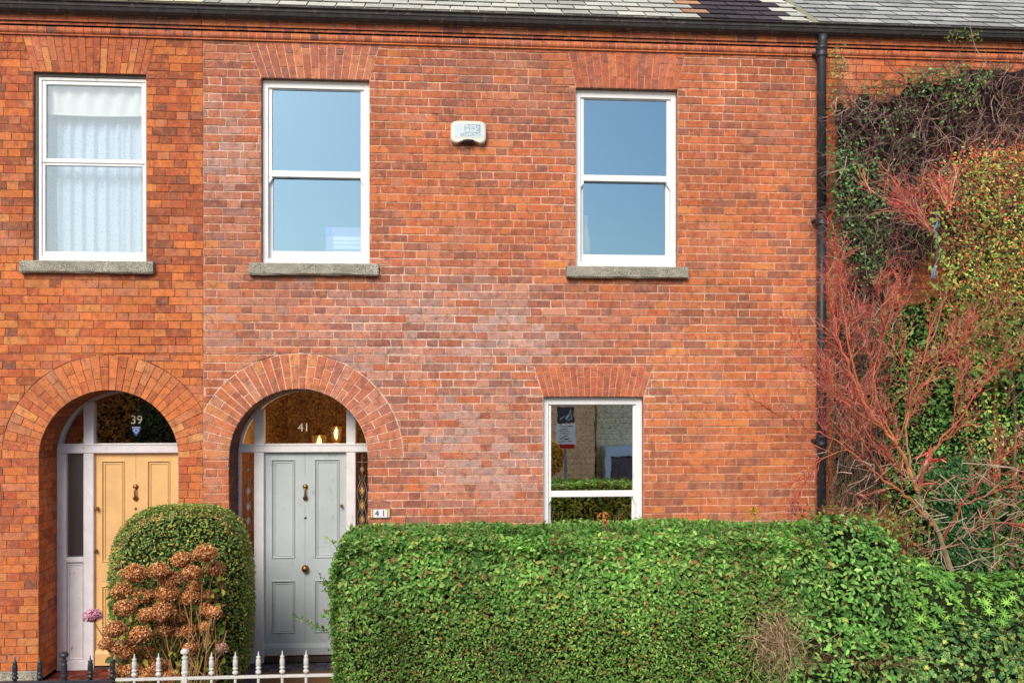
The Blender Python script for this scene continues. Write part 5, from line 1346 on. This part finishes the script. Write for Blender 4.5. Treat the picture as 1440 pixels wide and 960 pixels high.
def limb(px_, y0, y1, r0, r1, cols, density=10., tl=.33, start=.22):
    pts = sm(px_, y0, y1); n = len(pts); rad = [.8*(r0+(r1-r0)*(i/(n-1))**.8) for i in range(n)]; pts = [q+rng.normal(0, .007, 3) for q in pts]
    for i in range(n-1):
        trunk.tube([pts[i], pts[i+1]+(pts[i+1]-pts[i])*.05], [rad[i], rad[i+1]], 7, tuple(np.array(mixc(lin(cols[0]), lin(cols[1]), i/(n-1)))*rng.uniform(.8, 1.15)), False)
    ln = sum(np.linalg.norm(pts[i+1]-pts[i]) for i in range(n-1)); m = int(ln*density)
    for k in range(m):
        t = (start+(1-start)*(k+rng.random())/m)*(n-1); j = min(int(t), n-2); b = pts[j]+(pts[j+1]-pts[j])*(t-j); d = pts[j+1]-pts[j]; d /= np.linalg.norm(d)
        side = np.cross(d, [0, 1., 0])+np.array([0, rng.normal(0, .4), 0]); side /= np.linalg.norm(side)
        grow(b, d*.8+side*random.choice((-1, 1))*rng.uniform(.3, .7)+np.array([0, 0, .2]), tl*rng.uniform(.6, 1.2)*(1.15-.5*t/(n-1)), max(.0036, rad[j]*.3), 0)
    grow(pts[-1], pts[-1]-pts[-3], tl, r1, 0)
T0, T1, T2 = (150, 134, 104), (190, 126, 76), (212, 96, 84)
limb([(1352, 960), (1345, 860), (1335, 795), (1318, 745), (1297, 712), (1290, 690)], -.9, -.9, .034, .022, (T0, T0), 1, .3, .6)
limb([(1290, 690), (1272, 645), (1248, 608), (1215, 565), (1195, 520), (1178, 470), (1168, 425)], -.9, -.8, .021, .006, (T1, T2))
limb([(1312, 738), (1285, 705), (1262, 688), (1225, 660), (1190, 630), (1160, 612), (1130, 600), (1088, 580)], -.9, -1.1, .017, .004, (T1, T2), 7)
limb([(1290, 690), (1278, 640), (1275, 590), (1288, 540), (1300, 500), (1310, 455)], -.9, -.75, .016, .005, (T0, T1), 8)
limb([(1285, 645), (1310, 632), (1340, 600), (1372, 555), (1392, 530), (1408, 512)], -.9, -.95, .012, .004, (T2, T2), 9)
limb([(1325, 760), (1352, 710), (1375, 680), (1400, 650), (1440, 622), (1490, 585)], -.9, -1.0, .014, .004, ((140, 70, 50), T2), 7)
limb([(1248, 608), (1215, 585), (1180, 560), (1150, 530), (1118, 478)], -.85, -1.15, .010, .004, (T1, T2), 9)
limb([(1215, 565), (1196, 500), (1186, 430), (1180, 385), (1178, 350)], -.8, -1.0, .010, .004, (T1, T2), 11, .26)
limb([(1262, 625), (1235, 570), (1225, 510), (1205, 450), (1190, 400)], -.9, -.6, .011, .004, (T1, T2), 9)
limb([(1300, 500), (1322, 440), (1318, 380), (1314, 330), (1288, 298), (1262, 278)], -.75, -1.0, .008, .004, (T0, T2), 3, .24, .55)
for _ in range(34):                     # dense fans of young coral shoots
    a = np.array(P3(1312+rng.normal(0, 5), 325+rng.normal(0, 6), -1.)); b = np.array(P3(1250+rng.normal(0, 12), 262+rng.normal(0, 14), -1.)); grow(a+(b-a)*rng.uniform(0, .5), b-a, .34, .004, 1)
for _ in range(20):
    a = np.array(P3(1335, 300, -1.)); b = np.array(P3(1318+rng.normal(0, 12), 245+rng.normal(0, 10), -1.)); grow(a+(b-a)*rng.uniform(0, .5), b-a, .25, .004, 1)
for _ in range(16):
    a = np.array(P3(1222, 265, -.8)); b = np.array(P3(1210+rng.normal(0, 8), 238+rng.normal(0, 8), -.8)); grow(a+(b-a)*rng.uniform(-.5, .5), b-a, .16, .003, 2)
limb([(1240, 600), (1205, 540), (1176, 470), (1168, 430)], -.7, -.5, .008, .003, (T1, T2), 10)
limb([(1225, 570), (1232, 510), (1250, 450), (1262, 405)], -.9, -.7, .007, .003, (T1, T2), 10)
limb([(1262, 688), (1225, 640), (1190, 580), (1165, 540)], -.7, -.8, .008, .003, (T1, T2), 10)
limb([(1262, 625), (1285, 560), (1330, 500), (1362, 470)], -.8, -1.1, .008, .003, (T1, T2), 14)
limb([(1190, 632), (1165, 640), (1140, 660), (1120, 700)], -.9, -1.1, .006, .003, (T1, T2), 12)
limb([(1300, 560), (1262, 500), (1240, 440), (1236, 400)], -.9, -1.1, .006, .003, (T1, T2), 10)
limb([(1300, 690), (1240, 640), (1188, 560), (1150, 520)], -1.0, -1.2, .006, .003, (T1, T2), 10)
limb([(1340, 600), (1345, 560), (1352, 520)], -.9, -1.1, .006, .003, (T2, T2), 14)
limb([(1352, 710), (1400, 690), (1450, 670), (1500, 660)], -.9, -1.1, .007, .003, (T2, T2), 12)
limb([(1325, 770), (1380, 740), (1430, 735), (1470, 745)], -.9, -1.2, .007, .003, (T0, T2), 9)
# bare grey-tan side twigs low down
for _ in range(190):
    a = np.array(P3(rng.uniform(1180, 1440), rng.uniform(640, 800), -1.+rng.uniform(-.2, .3))); an = rng.uniform(0, 2*PI); l = rng.uniform(.12, .34)
    d = np.array([math.cos(an), rng.normal(0, .3), math.sin(an)*.7]); e = a+d*l
    twg.tube([a, a+d*l*.5+rng.normal(0, .02, 3), e, e+rng.normal(0, .05, 3)], [.0045, .0035, .0022, .001], 4, tuple(np.array(lin(random.choice([(196, 168, 140), (214, 190, 164), (168, 132, 110), (214, 146, 130)])))*rng.uniform(.7, 1.1)), False)
obj('trunk', trunk, M['bark'], mp); obj('twigs', twg, M['bark'], mp)
# weeds standing above the hedge
def weed(u, v0, v1, y, c, name, label):
    mb = MB(); a = P3(u, v0, y); b = P3(u-3, v1, y); mb.tube([(a[0], a[1], -.1), a, b], [.004, .003, .002], 5, lin((120, 116, 70)), False)
    r = root(name, label, 'weed', (a[0], y, -.13)); obj('stem', mb, M['bark'], r)
    k = 46; pos = np.array([P3(u-2+rng.normal(0, 4), v1+abs(rng.normal(0, 9)), y+rng.normal(0, .02)) for _ in range(k)])
    s = rng.uniform(.015, .03, k); V, Fq, cc = leaf_arrays(pos, np.tile([0, -1, .3], (k, 1)), s, s*.6, npal(k, c, [1]*len(c)), .7); arr_obj('blooms', V, Fq, cc, M['petal'], r)
weed(1062, 745, 712, -1.9, [(226, 176, 60), (206, 150, 56), (150, 150, 70)], 'yellow_weed', 'thin weed with yellow blooms above the hedge right of the window')
weed(850, 745, 722, -1.9, [(214, 140, 80), (190, 116, 66)], 'orange_weed', 'thin weed with an orange head above the hedge before the window')

# ------------------------------------------------------------------ the other side of the street (mirrored in the glass)
def R(u, v, L): # a point at distance L beyond the mirror plane, as the glass shows it
    x, z = P(u, v, L); return x, z
ogr = 'buildings across the road'
def far_house(name, label, x0, x1, y, z1, c, roofc, win=()):
    r = root(name, label, 'house', ((x0+x1)/2, y, -.2)); mb = MB(); mb.box(x0, x1, y-7, y, -.3, z1, .01, lin(c)); 
    k = 0
    z = -.1
    while z < z1:                        # recessed joints read as courses
        mb.box(x0-.001, x1+.001, y-.01, y+.0025, z, z+.012, .0005, tuple(v*.6 for v in lin(c))); z += .15
    obj('wall', mb, M['brick'], r)
    mb = MB(); zr = z1+2.2
    mb.add([(x0-.2, y+.3, z1-.05), (x1+.2, y+.3, z1-.05), (x1+.2, y-3.5, zr), (x0-.2, y-3.5, zr), (x0-.2, y-7.3, z1-.05), (x1+.2, y-7.3, z1-.05)], [(0, 1, 2, 3), (3, 2, 5, 4), (0, 3, 4), (1, 5, 2)], lin(roofc)); obj('roof', mb, M['slate'], r)
    for a, b, c0, d in win:
        mb = MB(); frame_bars(mb, a, b, c0, d, .07, .07, .07, .07, y-.01, y+.05); w = obj('window', mb, M['white'], r); ROOTLOC[w.name] = (0, 0, 0)
        mb = MB(); mb.poly([(a, y+.01, c0), (a, y+.01, d), (b, y+.01, d), (b, y+.01, c0)]); obj('pane', mb, mat_plain('far pane', (52, 54, 66), .2, .5), w)
    return r
xa = R(775, 600, 16)[0]; xb = R(838, 600, 16)[0]
far_house('opposite_house', 'plain orange brick house across the road, mirrored in the downstairs glass', xa, xb, -16, 4.6, (255, 222, 170), (120, 120, 122))
xc = R(840, 600, 17)[0]; xd = xc+6.5
h2_ = far_house('opposite_house', 'pale yellow brick house with a blue bay front across the road', xc+.02, xd, -17, 4.4, (255, 252, 214), (110, 106, 112))
mb = MB(); zz = R(860, 628, 16.5)[1]; mb.box(xc+.1, xc+3.4, -17, -16.1, zz-.25, zz, .02); mb.box(xc+.1, xc+.25, -16.9, -16.1, -.2, zz-.25, .01); obj('bay_fascia', mb, mat_plain('blue grey fascia', (214, 236, 250), .5), h2_)
mb = MB(); mb.box(xc+.26, xc+3.3, -16.95, -16.2, -.2, zz-.26, .02); obj('bay_glass', mb, mat_plain('dark bay glass', (104, 100, 108), .25, .5, .4, 2), h2_)
far_house('opposite_house', 'grey rendered terrace far across the road to the right', xd+.3, xd+12, -18, 3.2, (150, 140, 130), (90, 90, 92))
# parking sign on its pole
sx0, sz1 = R(783, 585, 9.6); sx1 = R(811, 585, 9.6)[0]; szb = R(790, 625, 9.6)[1]
sg = root('street_sign', 'white parking sign with a red band on a grey pole by the kerb', 'sign', ((sx0+sx1)/2, -9.7, -.3))
mb = MB(); mb.tube([((sx0+sx1)/2, -13.3, -.3), ((sx0+sx1)/2, -13.3, 3.)], .03, 10)
pk = 22.3/18.6
sxa, sza = R(783, 596, 13.3); sxb = R(811, 596, 13.3)[0]; szl = R(790, 625, 13.3)[1]; szh = R(790, 573, 13.3)[1]
mid = (sxa+sxb)/2; mb = MB(); mb.tube([(mid, -13.34, -.3), (mid, -13.34, szh)], .035, 10); obj('pole', mb, mat_plain('grey galvanised pole', (150, 150, 152), .5), sg)
mb = MB(); mb.box(sxa, sxb, -13.3, -13.28, szl, sza, .004); o = obj('board', mb, mat_plain('sign white', (252, 255, 252), .5), sg)
mb = MB()
for k in range(7): mb.box(sxa+.06+.02*(k % 2), sxb-.08-.05*(k % 3), -13.279, -13.276, szl+.06+k*(sza-szl)*.125, szl+.075+k*(sza-szl)*.125, .001)
obj('sign_lines', mb, mat_plain('sign ink', (70, 74, 78), .5), sg)
mb = MB(); mb.box(sxa+.1, sxb-.05, -13.3, -13.277, szl-.09, szl-.004, .003); obj('red_band', mb, mat_plain('sign red', (200, 40, 34), .5), sg)
mb = MB(); mb.box(sxa+.03, sxb-.03, -13.3, -13.28, sza+.01, szh, .004, lin((74, 78, 84))); mb.tube([(sxa+.12, -13.277, sza+.1), (sxa+.2, -13.277, sza+.18), (mid, -13.277, sza+.1), (mid+.12, -13.277, szh-.06), (sxb-.1, -13.277, sza+.12), (mid+.05, -13.277, sza+.06)], .02, 6, lin((210, 214, 214)))
obj('emblem', mb, mat_attr('sign emblem', .5, .3, None, None, 0), sg)
GX = R(235, 600, 14.5)[0]
# autumn trees opposite the doors
def far_tree(label, blobs, pal, w, ls, trunk_x, ty):
    r, p, nn = shrub('street_tree', label, 'tree', blobs, 1100, pal, w, ls, .7, 2.1, 'corebrown', .12, jit=.8, lname='crown')
    mb = MB(); mb.tube([(trunk_x, ty, -.3), (trunk_x+.1, ty, 1.2), (trunk_x, ty, 2.6)], [.22, .17, .1], 9, lin((96, 80, 62))); obj('trunk', mb, M['bark'], r)
au = [(250, 176, 92), (236, 150, 76), (255, 200, 108), (200, 120, 70), (210, 180, 96)]
far_tree('amber autumn tree across the road opposite the doors', [((-7.6, -16.5, 2.1), (3.2, 1.6, 2.6)), ((-4.2, -16.8, 2.), (2.6, 1.5, 2.5)), ((-11.5, -16.5, 2.2), (3, 1.6, 2.5)), ((-1.2, -16.6, 1.6), (1.9, 1.2, 2.2))], au, [4, 3, 2, 2, 1], .075, -6.4, -16.6)
far_tree('dark green street tree left of the amber one', [((GX, -14.3, 1.5), (.95, .7, 1.5))], [(120, 130, 74), (90, 104, 62), (150, 148, 84)], [2, 2, 1], .07, GX, -14.3)
xt, zt_ = R(778, 645, 14.5)
far_tree('small yellow leaved tree beside the parking sign', [((xt-.25, -14.5, zt_), (.5, .4, .5))], [(232, 180, 60), (216, 140, 50), (240, 206, 100)], [2, 1, 1], .1, xt-.3, -14.5)

# ------------------------------------------------------------------ light, sky, camera
w = bpy.data.worlds.new('World'); bpy.context.scene.world = w; w.use_nodes = True; nt = w.node_tree
bg = nt.nodes['Background']; sky = nt.nodes.new('ShaderNodeTexSky'); sky.sky_type = 'NISHITA'; sky.sun_disc = False
EL, AZ = math.radians(36), math.radians(200)      # AZ: compass direction the sun stands in, clockwise from +y
sky.sun_elevation = EL; sky.sun_rotation = AZ; sky.air_density = 1.; sky.dust_density = 1.6; sky.ozone_density = 1.
nt.links.new(sky.outputs[0], bg.inputs[0]); bg.inputs[1].default_value = .15
L = bpy.data.lights.new('sun', 'SUN'); L.energy = 2.9; L.angle = math.radians(28); L.color = (1, .96, .90)
lo = bpy.data.objects.new('sun', L); C.objects.link(lo)
from mathutils import Vector
d = Vector((math.sin(AZ)*math.cos(EL), math.cos(AZ)*math.cos(EL), math.sin(EL)))
lo.rotation_euler = d.to_track_quat('Z', 'Y').to_euler()
cam = bpy.data.cameras.new('camera'); co = bpy.data.objects.new('camera', cam); C.objects.link(co); bpy.context.scene.camera = co
cam.sensor_width = 36; cam.sensor_fit = 'HORIZONTAL'; cam.lens = 36*F/1440; cam.shift_y = -75/1440*-1
cam.clip_end = 2000; cam.clip_start = .05
co.location = (0, -D, H); co.rotation_euler = (PI/2, 0, -TH)
sc = bpy.context.scene
sc.view_settings.view_transform = 'Standard'; sc.view_settings.look = 'None'; sc.view_settings.exposure = 0
sc.cycles.max_bounces = 8; sc.cycles.transparent_max_bounces = 12
